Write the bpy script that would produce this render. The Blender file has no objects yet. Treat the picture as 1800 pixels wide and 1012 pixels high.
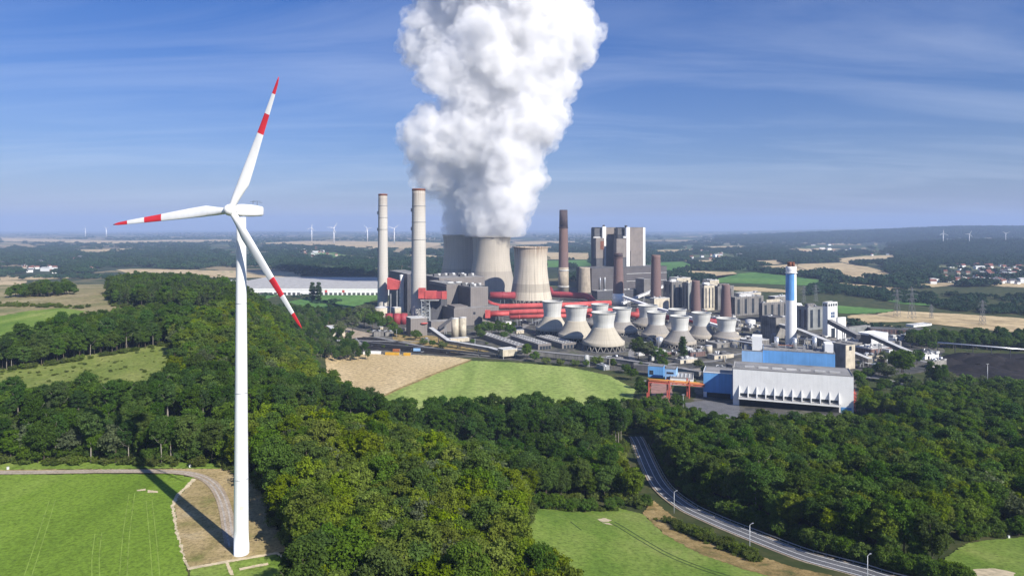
import bpy, bmesh, math, random
import numpy as np
from mathutils import Vector, Matrix, noise as mnoise
from mathutils.geometry import delaunay_2d_cdt

R = math.radians
random.seed(11)
rng = np.random.default_rng(11)
sc = bpy.context.scene
col = sc.collection

# ------------------------------------------------------------------ camera
CAM_H = 140.0          # metres above the power station's yard
F = 1200.0             # focal length in pixels of an 1800 px wide frame
HY, CX = 400.0, 900.0  # horizon row, centre column
cam_d = bpy.data.cameras.new('camera')
cam_d.sensor_width = 36.0
cam_d.lens = 24.0
cam_d.shift_y = -(506.0 - HY) / 1800.0
cam_d.clip_start = 1.0
cam_d.clip_end = 120000.0
cam = bpy.data.objects.new('camera', cam_d)
col.objects.link(cam)
cam.location = (0, 0, CAM_H)
cam.rotation_euler = (R(90), 0, 0)
sc.camera = cam

# ------------------------------------------------------------------ light
SUN_EL = R(36.0)
SUN_AZ = math.atan2(0.69, -0.725)      # from +Y towards +X
world = bpy.data.worlds.new('World')
sc.world = world
world.use_nodes = True
wn, wl = world.node_tree.nodes, world.node_tree.links
wn.clear()
w_out = wn.new('ShaderNodeOutputWorld')
w_bg = wn.new('ShaderNodeBackground')
w_bg.inputs['Strength'].default_value = 0.085
w_sky = wn.new('ShaderNodeTexSky')
w_sky.sky_type = 'NISHITA'
w_sky.sun_disc = False
w_sky.sun_elevation = SUN_EL
w_sky.sun_rotation = SUN_AZ
w_sky.altitude = 250
w_sky.air_density = 1.0
w_sky.dust_density = 0.8
w_sky.ozone_density = 8.0
# thin cirrus streaks high in the sky
w_tc = wn.new('ShaderNodeTexCoord')
w_sep = wn.new('ShaderNodeSeparateXYZ')
wl.new(w_tc.outputs['Generated'], w_sep.inputs[0])
w_zadd = wn.new('ShaderNodeMath'); w_zadd.operation = 'ADD'; w_zadd.inputs[1].default_value = 0.10
wl.new(w_sep.outputs['Z'], w_zadd.inputs[0])
w_comb = wn.new('ShaderNodeCombineXYZ')
for ax in ('X', 'Y'):
    dv = wn.new('ShaderNodeMath'); dv.operation = 'DIVIDE'
    wl.new(w_sep.outputs[ax], dv.inputs[0]); wl.new(w_zadd.outputs[0], dv.inputs[1])
    wl.new(dv.outputs[0], w_comb.inputs[ax])
w_map = wn.new('ShaderNodeMapping')
w_map.inputs['Rotation'].default_value = (0, 0, R(24))
w_map.inputs['Scale'].default_value = (0.32, 1.05, 1.0)
wl.new(w_comb.outputs[0], w_map.inputs['Vector'])
w_noise = wn.new('ShaderNodeTexNoise')
w_noise.inputs['Scale'].default_value = 1.15
w_noise.inputs['Detail'].default_value = 9
w_noise.inputs['Roughness'].default_value = 0.58
w_noise.inputs['Distortion'].default_value = 0.7
wl.new(w_map.outputs[0], w_noise.inputs['Vector'])
w_ramp = wn.new('ShaderNodeValToRGB')
w_ramp.color_ramp.elements[0].position = 0.44
w_ramp.color_ramp.elements[0].color = (0, 0, 0, 1)
w_ramp.color_ramp.elements[1].position = 0.80
w_ramp.color_ramp.elements[1].color = (0.23, 0.23, 0.23, 1)
wl.new(w_noise.outputs['Fac'], w_ramp.inputs['Fac'])
w_mix = wn.new('ShaderNodeMix'); w_mix.data_type = 'RGBA'
wl.new(w_ramp.outputs['Color'], w_mix.inputs['Factor'])
w_tint = wn.new('ShaderNodeMix'); w_tint.data_type = 'RGBA'; w_tint.blend_type = 'MULTIPLY'
w_tint.inputs['Factor'].default_value = 1.0
w_tint.inputs[7].default_value = (0.55, 0.67, 0.85, 1)     # clear summer air, bluer than the model's
w_el = wn.new('ShaderNodeValToRGB')                          # hazier and warmer towards the horizon
w_el.color_ramp.elements[0].position = 0.0; w_el.color_ramp.elements[0].color = (0.90, 0.74, 0.76, 1)
w_el.color_ramp.elements[1].position = 0.34; w_el.color_ramp.elements[1].color = (0.34, 0.60, 0.94, 1)
wl.new(w_sep.outputs['Z'], w_el.inputs['Fac'])
wl.new(w_el.outputs['Color'], w_tint.inputs[7])
wl.new(w_sky.outputs['Color'], w_tint.inputs[6])
wl.new(w_tint.outputs[2], w_mix.inputs[6])
w_mix.inputs[7].default_value = (8.2, 8.8, 9.8, 1)
wl.new(w_mix.outputs[2], w_bg.inputs['Color'])
wl.new(w_bg.outputs[0], w_out.inputs['Surface'])

sun_d = bpy.data.lights.new('sun', 'SUN')
sun_d.energy = 5.0
sun_d.angle = R(0.53)
sun_d.color = (1.0, 0.94, 0.85)
sun = bpy.data.objects.new('sun', sun_d)
col.objects.link(sun)
sun_dir = Vector((math.sin(SUN_AZ) * math.cos(SUN_EL), math.cos(SUN_AZ) * math.cos(SUN_EL), math.sin(SUN_EL)))
sun.rotation_euler = sun_dir.to_track_quat('Z', 'Y').to_euler()
sun.location = (300, -300, 800)

sc.view_settings.view_transform = 'Standard'
sc.view_settings.look = 'None'
sc.view_settings.gamma = 1.0
sc.view_settings.exposure = 0.55
sc.render.engine = 'CYCLES'
cy = sc.cycles
cy.use_denoising = True
try:
    cy.denoiser = 'OPENIMAGEDENOISE'
except Exception:
    pass
cy.max_bounces = 20
cy.diffuse_bounces = 3
cy.glossy_bounces = 2
cy.transmission_bounces = 4
cy.transparent_max_bounces = 8
cy.volume_bounces = 14
cy.volume_step_rate = 1.0
cy.volume_max_steps = 256
cy.sample_clamp_indirect = 6.0
cy.caustics_reflective = False
cy.caustics_refractive = False

# ------------------------------------------------------------------ materials
MATS = {}
def _nt(name):
    m = bpy.data.materials.new(name); m.use_nodes = True
    nt = m.node_tree; nt.nodes.clear()
    out = nt.nodes.new('ShaderNodeOutputMaterial')
    return m, nt, out
def principled(nt, out, rough=0.8, metal=0.0, spec=0.3):
    b = nt.nodes.new('ShaderNodeBsdfPrincipled')
    b.inputs['Roughness'].default_value = rough
    b.inputs['Metallic'].default_value = metal
    b.inputs['Specular IOR Level'].default_value = spec
    nt.links.new(b.outputs[0], out.inputs['Surface'])
    return b
def coords(nt, scale=(1, 1, 1), world_space=True, rot=0.0):
    if world_space:
        g = nt.nodes.new('ShaderNodeNewGeometry'); o = g.outputs['Position']
    else:
        g = nt.nodes.new('ShaderNodeTexCoord'); o = g.outputs['Object']
    mp = nt.nodes.new('ShaderNodeMapping')
    mp.inputs['Scale'].default_value = scale
    mp.inputs['Rotation'].default_value = (0, 0, rot)
    nt.links.new(o, mp.inputs['Vector'])
    return mp.outputs[0]
def tex_noise(nt, vec, scale, detail=4, rough=0.55, dist=0.0):
    n = nt.nodes.new('ShaderNodeTexNoise')
    n.inputs['Scale'].default_value = scale; n.inputs['Detail'].default_value = detail
    n.inputs['Roughness'].default_value = rough; n.inputs['Distortion'].default_value = dist
    nt.links.new(vec, n.inputs['Vector'])
    return n.outputs['Fac']
def ramp(nt, fac, stops):
    r = nt.nodes.new('ShaderNodeValToRGB')
    e = r.color_ramp.elements
    while len(e) < len(stops): e.new(0.5)
    for q, (p, c) in zip(e, stops):
        q.position = p; q.color = (c, c, c, 1) if isinstance(c, (int, float)) else (*c[:3], 1)
    nt.links.new(fac, r.inputs['Fac'])
    return r.outputs['Color']
def mix(nt, fac, a, b, mode='MIX'):
    m = nt.nodes.new('ShaderNodeMix'); m.data_type = 'RGBA'; m.blend_type = mode
    for s, v in ((m.inputs['Factor'], fac), (m.inputs[6], a), (m.inputs[7], b)):
        if isinstance(v, (int, float)): s.default_value = v
        elif isinstance(v, tuple): s.default_value = (*v[:3], 1)
        else: nt.links.new(v, s)
    return m.outputs[2]
def math_node(nt, op, a, b=None):
    m = nt.nodes.new('ShaderNodeMath'); m.operation = op
    for s, v in ((m.inputs[0], a), (m.inputs[1], b)):
        if v is None: continue
        if isinstance(v, (int, float)): s.default_value = v
        else: nt.links.new(v, s)
    return m.outputs[0]

def plain(name, c, rough=0.75, metal=0.0, var=0.18, scale=0.15, streak=True, spec=0.3):
    """painted / clad / concrete surface with blotches and rain streaks"""
    if name in MATS: return MATS[name]
    m, nt, out = _nt(name)
    b = principled(nt, out, rough, metal, spec)
    n1 = tex_noise(nt, coords(nt), scale, 5)
    dark = tuple(x * (1 - 1.6 * var) for x in c); lite = tuple(min(1, x * (1 + var)) for x in c)
    cc = ramp(nt, n1, [(0.3, dark), (0.5, c), (0.72, lite)])
    if streak:
        n2 = tex_noise(nt, coords(nt, (0.9, 0.9, 0.05)), 0.8, 3)
        s = ramp(nt, n2, [(0.35, 1 - var * 1.3), (0.6, 1.0)])
        cc = mix(nt, 1.0, cc, s, 'MULTIPLY')
    nt.links.new(cc, b.inputs['Base Color'])
    MATS[name] = m
    return m

def ribbed(name, c, period=2.4, depth=0.16, var=0.15, rough=0.6, c2=None, horizontal=False):
    """vertically ribbed cladding / facade bays (the ribs follow the object's own x and y)"""
    if name in MATS: return MATS[name]
    m, nt, out = _nt(name)
    b = principled(nt, out, rough)
    tc = nt.nodes.new('ShaderNodeTexCoord'); sp = nt.nodes.new('ShaderNodeSeparateXYZ')
    nt.links.new(tc.outputs['Object'], sp.inputs[0])
    if horizontal:
        s = math_node(nt, 'MULTIPLY', sp.outputs['Z'], 1.0)
    else:
        s = math_node(nt, 'ADD', sp.outputs['X'], sp.outputs['Y'])
    f = math_node(nt, 'FRACT', math_node(nt, 'DIVIDE', s, period))
    band = ramp(nt, f, [(0.0, 1.0), (0.72, 1.0), (0.78, 1 - depth), (0.96, 1 - depth)])
    n1 = tex_noise(nt, coords(nt), 0.08, 5)
    dark = tuple(x * (1 - 1.5 * var) for x in c); lite = tuple(min(1, x * (1 + var)) for x in c)
    cc = ramp(nt, n1, [(0.3, dark), (0.5, c), (0.72, lite)])
    n2 = tex_noise(nt, coords(nt, (0.7, 0.7, 0.04)), 0.6, 3)
    cc = mix(nt, 1.0, cc, ramp(nt, n2, [(0.35, 1 - var), (0.6, 1.0)]), 'MULTIPLY')
    cc = mix(nt, 1.0, cc, band, 'MULTIPLY') if c2 is None else mix(nt, band, c2, cc)
    nt.links.new(cc, b.inputs['Base Color'])
    MATS[name] = m
    return m

def field_mat(name, stops, scale=0.05, rows=None, row_rot=0.0, row_depth=0.2, fine=0.6, stretch=(1, 1, 1)):
    """crop or grass: blotches, drill rows, fine speckle"""
    m, nt, out = _nt(name)
    b = principled(nt, out, 0.9, spec=0.1)
    v = coords(nt, stretch, rot=row_rot)
    n = tex_noise(nt, v, scale, 6, 0.6, 0.4)
    cc = ramp(nt, n, stops)
    n3 = tex_noise(nt, coords(nt), fine, 5, 0.75)
    cc = mix(nt, 1.0, cc, ramp(nt, n3, [(0.3, 0.46), (0.52, 1.0), (0.75, 1.42)]), 'MULTIPLY')
    if rows:
        w = nt.nodes.new('ShaderNodeTexWave'); w.wave_type = 'BANDS'; w.bands_direction = 'X'
        w.inputs['Scale'].default_value = 1.0
        w.inputs['Distortion'].default_value = 1.2; w.inputs['Detail'].default_value = 2; w.inputs['Detail Scale'].default_value = 0.6
        nt.links.new(coords(nt, (rows, rows, rows), rot=row_rot), w.inputs['Vector'])
        cc = mix(nt, 1.0, cc, ramp(nt, w.outputs['Fac'], [(0.0, 1 - row_depth), (0.45, 1.0), (1.0, 1.0 + row_depth * 0.4)]), 'MULTIPLY')
    nt.links.new(cc, b.inputs['Base Color'])
    return m

def leaf_mat(name, c, hue_var=0.016, val_var=0.5, trans=0.42):
    m, nt, out = _nt(name)
    oi = nt.nodes.new('ShaderNodeObjectInfo')
    geo = nt.nodes.new('ShaderNodeNewGeometry')
    hsv = nt.nodes.new('ShaderNodeHueSaturation')
    hsv.inputs['Color'].default_value = (*c, 1)
    mr = nt.nodes.new('ShaderNodeMapRange'); mr.inputs['To Min'].default_value = 0.5 - hue_var; mr.inputs['To Max'].default_value = 0.5 + hue_var * 0.6
    nt.links.new(oi.outputs['Random'], mr.inputs['Value']); nt.links.new(mr.outputs[0], hsv.inputs['Hue'])
    rnd2 = math_node(nt, 'FRACT', math_node(nt, 'MULTIPLY', oi.outputs['Random'], 17.31))
    mv = nt.nodes.new('ShaderNodeMapRange'); mv.inputs['To Min'].default_value = 1 - val_var * 0.55; mv.inputs['To Max'].default_value = 1 + val_var * 0.6
    nt.links.new(rnd2, mv.inputs['Value'])
    # leaf-to-leaf variation
    isl = math_node(nt, 'ADD', 0.72, math_node(nt, 'MULTIPLY', geo.outputs['Random Per Island'], 0.56))
    nt.links.new(math_node(nt, 'MULTIPLY', mv.outputs[0], isl), hsv.inputs['Value'])
    rnd3 = math_node(nt, 'FRACT', math_node(nt, 'MULTIPLY', oi.outputs['Random'], 53.7))
    ms = nt.nodes.new('ShaderNodeMapRange'); ms.inputs['To Min'].default_value = 0.9; ms.inputs['To Max'].default_value = 1.12
    nt.links.new(rnd3, ms.inputs['Value']); nt.links.new(ms.outputs[0], hsv.inputs['Saturation'])
    d = nt.nodes.new('ShaderNodeBsdfDiffuse'); t = nt.nodes.new('ShaderNodeBsdfTranslucent')
    nt.links.new(hsv.outputs[0], d.inputs['Color'])
    tc = mix(nt, 1.0, hsv.outputs[0], (1.1, 1.15, 0.6), 'MULTIPLY')
    nt.links.new(tc, t.inputs['Color'])
    ms2 = nt.nodes.new('ShaderNodeMixShader'); ms2.inputs[0].default_value = trans
    nt.links.new(d.outputs[0], ms2.inputs[1]); nt.links.new(t.outputs[0], ms2.inputs[2])
    nt.links.new(ms2.outputs[0], out.inputs['Surface'])
    return m

# ------------------------------------------------------------------ mesh builder and object helpers
class MB:
    def __init__(s): s.v = []; s.f = []; s.sm = []; s.mi = []
    def add(s, verts, faces, smooth=False, mi=0):
        o = len(s.v); s.v += [tuple(p) for p in verts]
        for f in faces:
            s.f.append(tuple(i + o for i in f)); s.sm.append(smooth); s.mi.append(mi)
        return s
    def box(s, x0, y0, z0, x1, y1, z1, mi=0):
        v = [(x0,y0,z0),(x1,y0,z0),(x1,y1,z0),(x0,y1,z0),(x0,y0,z1),(x1,y0,z1),(x1,y1,z1),(x0,y1,z1)]
        return s.add(v, [(0,3,2,1),(4,5,6,7),(0,1,5,4),(1,2,6,5),(2,3,7,6),(3,0,4,7)], mi=mi)
    def lathe(s, prof, n=40, cx=0, cy=0, cap0=True, cap1=True, smooth=True, mi=None):
        v = []; f = []
        for r, z in prof:
            for k in range(n):
                a = 2 * math.pi * k / n
                v.append((cx + r * math.cos(a), cy + r * math.sin(a), z))
        o = len(s.v); s.v += v
        for i in range(len(prof) - 1):
            for k in range(n):
                k2 = (k + 1) % n
                s.f.append((o+i*n+k, o+i*n+k2, o+(i+1)*n+k2, o+(i+1)*n+k)); s.sm.append(smooth)
                s.mi.append(mi[i] if mi else 0)
        if cap0: s.f.append(tuple(o + k for k in range(n))[::-1]); s.sm.append(False); s.mi.append(mi[0] if mi else 0)
        if cap1: s.f.append(tuple(o + (len(prof)-1)*n + k for k in range(n))); s.sm.append(False); s.mi.append(mi[-1] if mi else 0)
        return s
    def cyl(s, cx, cy, z0, z1, r0, r1=None, n=24, mi=0):
        r1 = r0 if r1 is None else r1
        return s.lathe([(r0, z0), (r1, z1)], n, cx, cy, mi=[mi])
    def tube(s, pts, r, n=12, smooth=True, cap=True, mi=0):
        """round pipe through points; r a number or a list"""
        pts = [Vector(p) for p in pts]
        rs = r if isinstance(r, (list, tuple)) else [r] * len(pts)
        o = len(s.v); prev = None
        for i, p in enumerate(pts):
            d = (pts[min(i+1, len(pts)-1)] - pts[max(i-1, 0)]).normalized()
            up = Vector((0,0,1)) if abs(d.z) < 0.95 else Vector((0,1,0))
            a = d.cross(up).normalized() if prev is None else (prev - d * prev.dot(d)).normalized()
            prev = a; b = d.cross(a)
            for k in range(n):
                t = 2*math.pi*k/n
                s.v.append(tuple(p + a*(rs[i]*math.cos(t)) + b*(rs[i]*math.sin(t))))
        for i in range(len(pts)-1):
            for k in range(n):
                k2 = (k+1) % n
                s.f.append((o+i*n+k, o+(i+1)*n+k, o+(i+1)*n+k2, o+i*n+k2)); s.sm.append(smooth); s.mi.append(mi)
        if cap:
            s.f.append(tuple(o+k for k in range(n))); s.sm.append(False); s.mi.append(mi)
            s.f.append(tuple(o+(len(pts)-1)*n+k for k in range(n))[::-1]); s.sm.append(False); s.mi.append(mi)
        return s
    def bar(s, a, b, w, h=None, mi=0):
        """square beam between two points"""
        a, b = Vector(a), Vector(b); h = w if h is None else h
        d = (b - a).normalized()
        up = Vector((0,0,1)) if abs(d.z) < 0.97 else Vector((0,1,0))
        x = d.cross(up).normalized()*(w/2); y = x.cross(d).normalized()*(h/2)
        v = [a-x-y, a+x-y, a+x+y, a-x+y, b-x-y, b+x-y, b+x+y, b-x+y]
        return s.add(v, [(0,1,2,3),(4,7,6,5),(0,4,5,1),(1,5,6,2),(2,6,7,3),(3,7,4,0)], mi=mi)
    def build(s, name, mats, parent=None, loc=None, rz=0):
        me = bpy.data.meshes.new(name)
        me.from_pydata(s.v, [], s.f)
        if not isinstance(mats, (list, tuple)): mats = [mats]
        for m in mats: me.materials.append(m)
        me.polygons.foreach_set('use_smooth', s.sm)
        me.polygons.foreach_set('material_index', s.mi)
        me.update()
        bm = bmesh.new(); bm.from_mesh(me); bmesh.ops.recalc_face_normals(bm, faces=bm.faces); bm.to_mesh(me); bm.free()
        o = bpy.data.objects.new(name, me); col.objects.link(o)
        if parent: o.parent = parent
        if loc is not None: o.location = loc
        o.rotation_euler = (0, 0, rz)
        return o
def tag(o, label=None, cat=None, group=None, kind=None):
    if label: o['label'] = label
    if cat: o['category'] = cat
    if group: o['group'] = group
    if kind: o['kind'] = kind
    return o
def thing(name, label, cat, loc=(0,0,0), rz=0.0, group=None):
    o = bpy.data.objects.new(name, None); col.objects.link(o)
    o.empty_display_size = 2.0
    o.location = loc; o.rotation_euler = (0,0,rz)
    return tag(o, label, cat, group)
def kids(o): return KIDS.get(o.name, [])
KIDS = {}
def copy_tree(root, loc, rz, label=None, scale=None, parts=()):
    r = root.copy(); col.objects.link(r); r.location = loc; r.rotation_euler = (0,0,rz)
    if scale: r.scale = scale
    if label: r['label'] = label
    for c in parts:
        d = c.copy(); col.objects.link(d); d.parent = r
    return r

# ------------------------------------------------------------------ terrain
def sstep(a, b, x):
    t = np.clip((x - a) / (b - a), 0, 1); return t*t*(3-2*t)
def ground_z(X, Y):
    X = np.asarray(X, float); Y = np.asarray(Y, float)
    zr = np.interp(Y, [-400, 120, 185, 240, 290, 350, 410, 525, 620, 720], [50, 44, 37, 28, 20, 13, 8, 3, 0.6, 0])
    zl = np.interp(Y, [-400, 120, 300, 420, 520, 640, 830, 1060, 1250, 1500, 1750], [46, 45, 45, 47, 54, 60, 60, 50, 36, 9, 0])
    xa = np.interp(Y, [120, 190, 260, 420, 560, 800, 1000, 1300, 1700], [-66, -66, -80, -190, -240, -340, -480, -700, -900])
    xb = np.interp(Y, [120, 190, 260, 420, 560, 800, 1000, 1300, 1700], [80, 75, 60, -50, -135, -200, -330, -500, -600])
    t = np.clip((X - xa) / (xb - xa), 0, 1); t = t*t*(3-2*t)
    z = zl*(1-t) + zr*t
    k = X / np.maximum(Y, 1)
    z = z + 46*sstep(0.50, 0.68, k)*sstep(3300, 4700, Y)
    z = z + 92*sstep(0.24, 0.58, k)*sstep(6000, 8800, Y)
    z = z + 24*np.sin(X/2300.0 + 1.0)*np.sin(Y/4100.0)*sstep(9000, 16000, Y)
    z = z + 1.2*np.sin(X/61.0)*np.sin(Y/47.0 + 1)*sstep(330, 420, Y)*(1-t)
    return z
_YS = np.concatenate([np.linspace(60, 1500, 1441), np.geomspace(1501, 30000, 1500)])
def at(px, py, dz=0.0):
    """the point of the ground seen at a pixel of the photograph"""
    k = (px - CX)/F; s = (py - HY)/F
    zz = CAM_H - s*_YS - ground_z(k*_YS, _YS) - dz
    i = int(np.argmax(zz <= 0))
    if zz[i] > 0: Y = _YS[-1]
    elif i == 0: Y = _YS[0]
    else: Y = _YS[i-1] + (_YS[i]-_YS[i-1])*zz[i-1]/(zz[i-1]-zz[i])
    return Vector((k*Y, Y, float(ground_z(k*Y, Y)) + dz))
def pz(px, py, Z):
    """point at height Z on the ray of a pixel (py below the horizon)"""
    Y = (CAM_H - Z)*F/(py - HY); return Vector(((px-CX)/F*Y, Y, Z))
def py_(px, py, Y):
    """point at depth Y on the ray of a pixel"""
    return Vector(((px-CX)/F*Y, Y, CAM_H - (py-HY)/F*Y))

def sheet(name, poly, mat, off, step=None, rough_edge=0.0, kind='structure', xy=False):
    """a sheet of ground draped on the terrain"""
    P = [Vector(p[:2]) for p in poly] if xy else [at(*p).xy for p in poly]
    if rough_edge:
        Q = []
        for i, p in enumerate(P):
            q = P[(i+1) % len(P)]; L = (q-p).length; n = max(1, min(60, int(L/(rough_edge*2.2))))
            for j in range(n):
                r = p.lerp(q, j/n)
                Q.append(r + Vector((random.uniform(-1,1), random.uniform(-1,1)))*rough_edge)
        P = Q
    xs = [p.x for p in P]; ys = [p.y for p in P]
    if step is None: step = max(4.0, max(max(xs)-min(xs), max(ys)-min(ys))/40)
    # densify the edge, fill with a grid
    B = []
    for i, p in enumerate(P):
        q = P[(i+1) % len(P)]; n = max(1, int((q-p).length/step))
        for j in range(n): B.append(p.lerp(q, j/n))
    nb = len(B)
    inner = [Vector((x, y)) for x in np.arange(min(xs), max(xs), step) for y in np.arange(min(ys), max(ys), step)]
    v, e, f, *_ = delaunay_2d_cdt(B + inner, [(i, (i+1) % nb) for i in range(nb)], [], 1, 1e-4)
    A = np.array([(p.x, p.y) for p in v]); Z = ground_z(A[:,0], A[:,1]) + off
    me = bpy.data.meshes.new(name)
    me.from_pydata([(a[0], a[1], z) for a, z in zip(A, Z)], [], [tuple(t) for t in f])
    me.materials.append(mat); me.update()
    bm = bmesh.new(); bm.from_mesh(me)
    for fc in bm.faces:
        if fc.normal.z < 0: fc.normal_flip()
    bm.to_mesh(me); bm.free()
    o = bpy.data.objects.new(name, me); col.objects.link(o)
    o['kind'] = kind
    return o
def smooth_path(P, n=8):
    P = [Vector(p) for p in P]; out = []
    for i in range(len(P)-1):
        p0, p1, p2, p3 = P[max(i-1,0)], P[i], P[i+1], P[min(i+2,len(P)-1)]
        for j in range(n):
            t = j/n
            out.append(0.5*((2*p1)+(p2-p0)*t+(2*p0-5*p1+4*p2-p3)*t*t+(3*p1-p0-3*p2+p3)*t**3))
    out.append(P[-1]); return out
def ribbon(name, path, o0, o1, mat, off, dash=None, kind='structure'):
    """strip of road between two sideways offsets of a centre line (XY)"""
    mb = MB(); acc = 0.0; V = []
    for i, p in enumerate(path):
        d = (path[min(i+1,len(path)-1)] - path[max(i-1,0)]).normalized(); nrm = Vector((d.y, -d.x))
        a = p + nrm*o0; b = p + nrm*o1
        za = float(ground_z(p.x, p.y)) + off
        V.append(((a.x,a.y,za),(b.x,b.y,za)))
    for i in range(len(V)-1):
        L = (path[i+1]-path[i]).length
        on = dash is None or (acc % (dash*2)) < dash
        acc += L
        if on: mb.add([V[i][0], V[i][1], V[i+1][1], V[i+1][0]], [(0,1,2,3)])
    o = mb.build(name, mat)
    if kind: o['kind'] = kind
    return o
# ------------------------------------------------------------------ ground
def ground_material():
    m, nt, out = _nt('ground_cover')
    b = principled(nt, out, 0.95, spec=0.1)
    n = tex_noise(nt, coords(nt), 0.06, 8, 0.65)
    near = ramp(nt, n, [(0.3, (0.030,0.040,0.014)), (0.5, (0.050,0.065,0.022)), (0.62, (0.085,0.085,0.035)), (0.75, (0.12,0.10,0.05))])
    vo = nt.nodes.new('ShaderNodeTexVoronoi'); vo.inputs['Scale'].default_value = 1.0
    nt.links.new(coords(nt, (1/420, 1/700, 1), rot=0.3), vo.inputs['Vector'])
    sp = nt.nodes.new('ShaderNodeSeparateColor'); nt.links.new(vo.outputs['Color'], sp.inputs[0])
    far = ramp(nt, sp.outputs[0], [(0.0, (0.030,0.045,0.025)), (0.45, (0.040,0.055,0.03)), (0.55, (0.06,0.09,0.035)), (0.74, (0.07,0.11,0.04)), (0.80, (0.27,0.22,0.13)), (1.0, (0.34,0.27,0.16))])
    far = mix(nt, 1.0, far, ramp(nt, tex_noise(nt, coords(nt), 0.004, 6), [(0.3, 0.7), (0.7, 1.25)]), 'MULTIPLY')
    g = nt.nodes.new('ShaderNodeNewGeometry'); s = nt.nodes.new('ShaderNodeSeparateXYZ')
    nt.links.new(g.outputs['Position'], s.inputs[0])
    mr = nt.nodes.new('ShaderNodeMapRange'); mr.inputs['From Min'].default_value = 1500; mr.inputs['From Max'].default_value = 2300
    nt.links.new(s.outputs['Y'], mr.inputs['Value'])
    nt.links.new(mix(nt, mr.outputs[0], near, far), b.inputs['Base Color'])
    return m
def build_ground():
    ys = np.concatenate([np.arange(-320, 760, 9.0), np.geomspace(765, 30000, 170)])
    us = np.linspace(-1, 1, 281)
    V = []; 
    for y in ys:
        w = 560 + 1.05*max(y, 0)
        V.append(np.stack([us*w, np.full_like(us, y), ground_z(us*w, np.full_like(us, y))], 1))
    V = np.concatenate(V); n = len(us); f = []
    for i in range(len(ys)-1):
        for j in range(n-1): f.append((i*n+j, i*n+j+1, (i+1)*n+j+1, (i+1)*n+j))
    me = bpy.data.meshes.new('ground'); me.from_pydata(V.tolist(), [], f)
    me.materials.append(ground_material()); me.polygons.foreach_set('use_smooth', [True]*len(f)); me.update()
    o = bpy.data.objects.new('ground', me); col.objects.link(o); o['kind'] = 'structure'
build_ground()

M_crop = field_mat('bright_crop', [(0.3,(0.120,0.20,0.022)),(0.5,(0.16,0.255,0.030)),(0.7,(0.21,0.30,0.05))], 0.03, rows=0.50, row_rot=R(80), row_depth=0.34, fine=0.9, stretch=(1.0,0.18,1))
M_crop_far = field_mat('striped_crop', [(0.3,(0.19,0.27,0.06)),(0.5,(0.27,0.35,0.09)),(0.7,(0.36,0.42,0.13))], 0.012, rows=0.11, row_rot=R(-64), row_depth=0.34, fine=0.25, stretch=(2.5,0.4,1))
M_wheat = field_mat('ripe_wheat', [(0.3,(0.46,0.35,0.18)),(0.5,(0.52,0.40,0.22)),(0.7,(0.57,0.45,0.26))], 0.012, rows=0.045, row_rot=R(38), row_depth=0.10, fine=0.3, stretch=(1.5,0.6,1))
M_wheat_far = field_mat('stubble', [(0.3,(0.42,0.32,0.18)),(0.5,(0.50,0.39,0.22)),(0.7,(0.58,0.46,0.28))], 0.004, fine=0.03)
M_green_far = field_mat('far_green_crop', [(0.3,(0.07,0.16,0.04)),(0.5,(0.10,0.21,0.05)),(0.7,(0.13,0.24,0.06))], 0.006, fine=0.05)
M_meadow = field_mat('meadow_grass', [(0.28,(0.085,0.155,0.024)),(0.45,(0.135,0.215,0.032)),(0.58,(0.20,0.27,0.055)),(0.72,(0.30,0.32,0.10))], 0.03, fine=0.7, stretch=(1,0.5,1))
M_dry = field_mat('dry_grass', [(0.28,(0.15,0.165,0.045)),(0.42,(0.28,0.225,0.10)),(0.58,(0.39,0.30,0.155)),(0.75,(0.44,0.37,0.24))], 0.07, fine=0.9)
M_verge = field_mat('verge_grass', [(0.3,(0.10,0.11,0.035)),(0.48,(0.28,0.20,0.08)),(0.65,(0.42,0.31,0.14)),(0.8,(0.16,0.15,0.05))], 0.13, fine=1.2)
M_heath = field_mat('heath', [(0.3,(0.14,0.16,0.06)),(0.5,(0.27,0.23,0.12)),(0.7,(0.33,0.28,0.16))], 0.02, fine=0.25)
M_scrub = field_mat('scrub_ground', [(0.3,(0.13,0.175,0.035)),(0.5,(0.175,0.215,0.05)),(0.7,(0.23,0.25,0.075))], 0.05, fine=0.5)
M_yard = field_mat('yard_surface', [(0.3,(0.05,0.052,0.05)),(0.46,(0.085,0.085,0.08)),(0.56,(0.14,0.13,0.11)),(0.66,(0.075,0.09,0.05)),(0.75,(0.20,0.18,0.15))], 0.035, fine=0.12)
M_coal = field_mat('coal', [(0.3,(0.012,0.012,0.014)),(0.6,(0.03,0.027,0.027)),(0.8,(0.06,0.05,0.045))], 0.03, fine=0.2)
M_gravel = field_mat('gravel', [(0.3,(0.30,0.24,0.17)),(0.5,(0.38,0.31,0.23)),(0.7,(0.45,0.38,0.30))], 0.12, fine=1.5)
M_asphalt = field_mat('asphalt', [(0.3,(0.12,0.122,0.128)),(0.5,(0.15,0.152,0.16)),(0.7,(0.19,0.19,0.195))], 0.12, fine=2.0)
M_mark = plain('road_paint', (0.78,0.78,0.76), 0.6, var=0.08, streak=False)
M_sand = plain('pale_sand', (0.55,0.46,0.30), 0.95, var=0.2, scale=0.5, streak=False)

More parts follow.
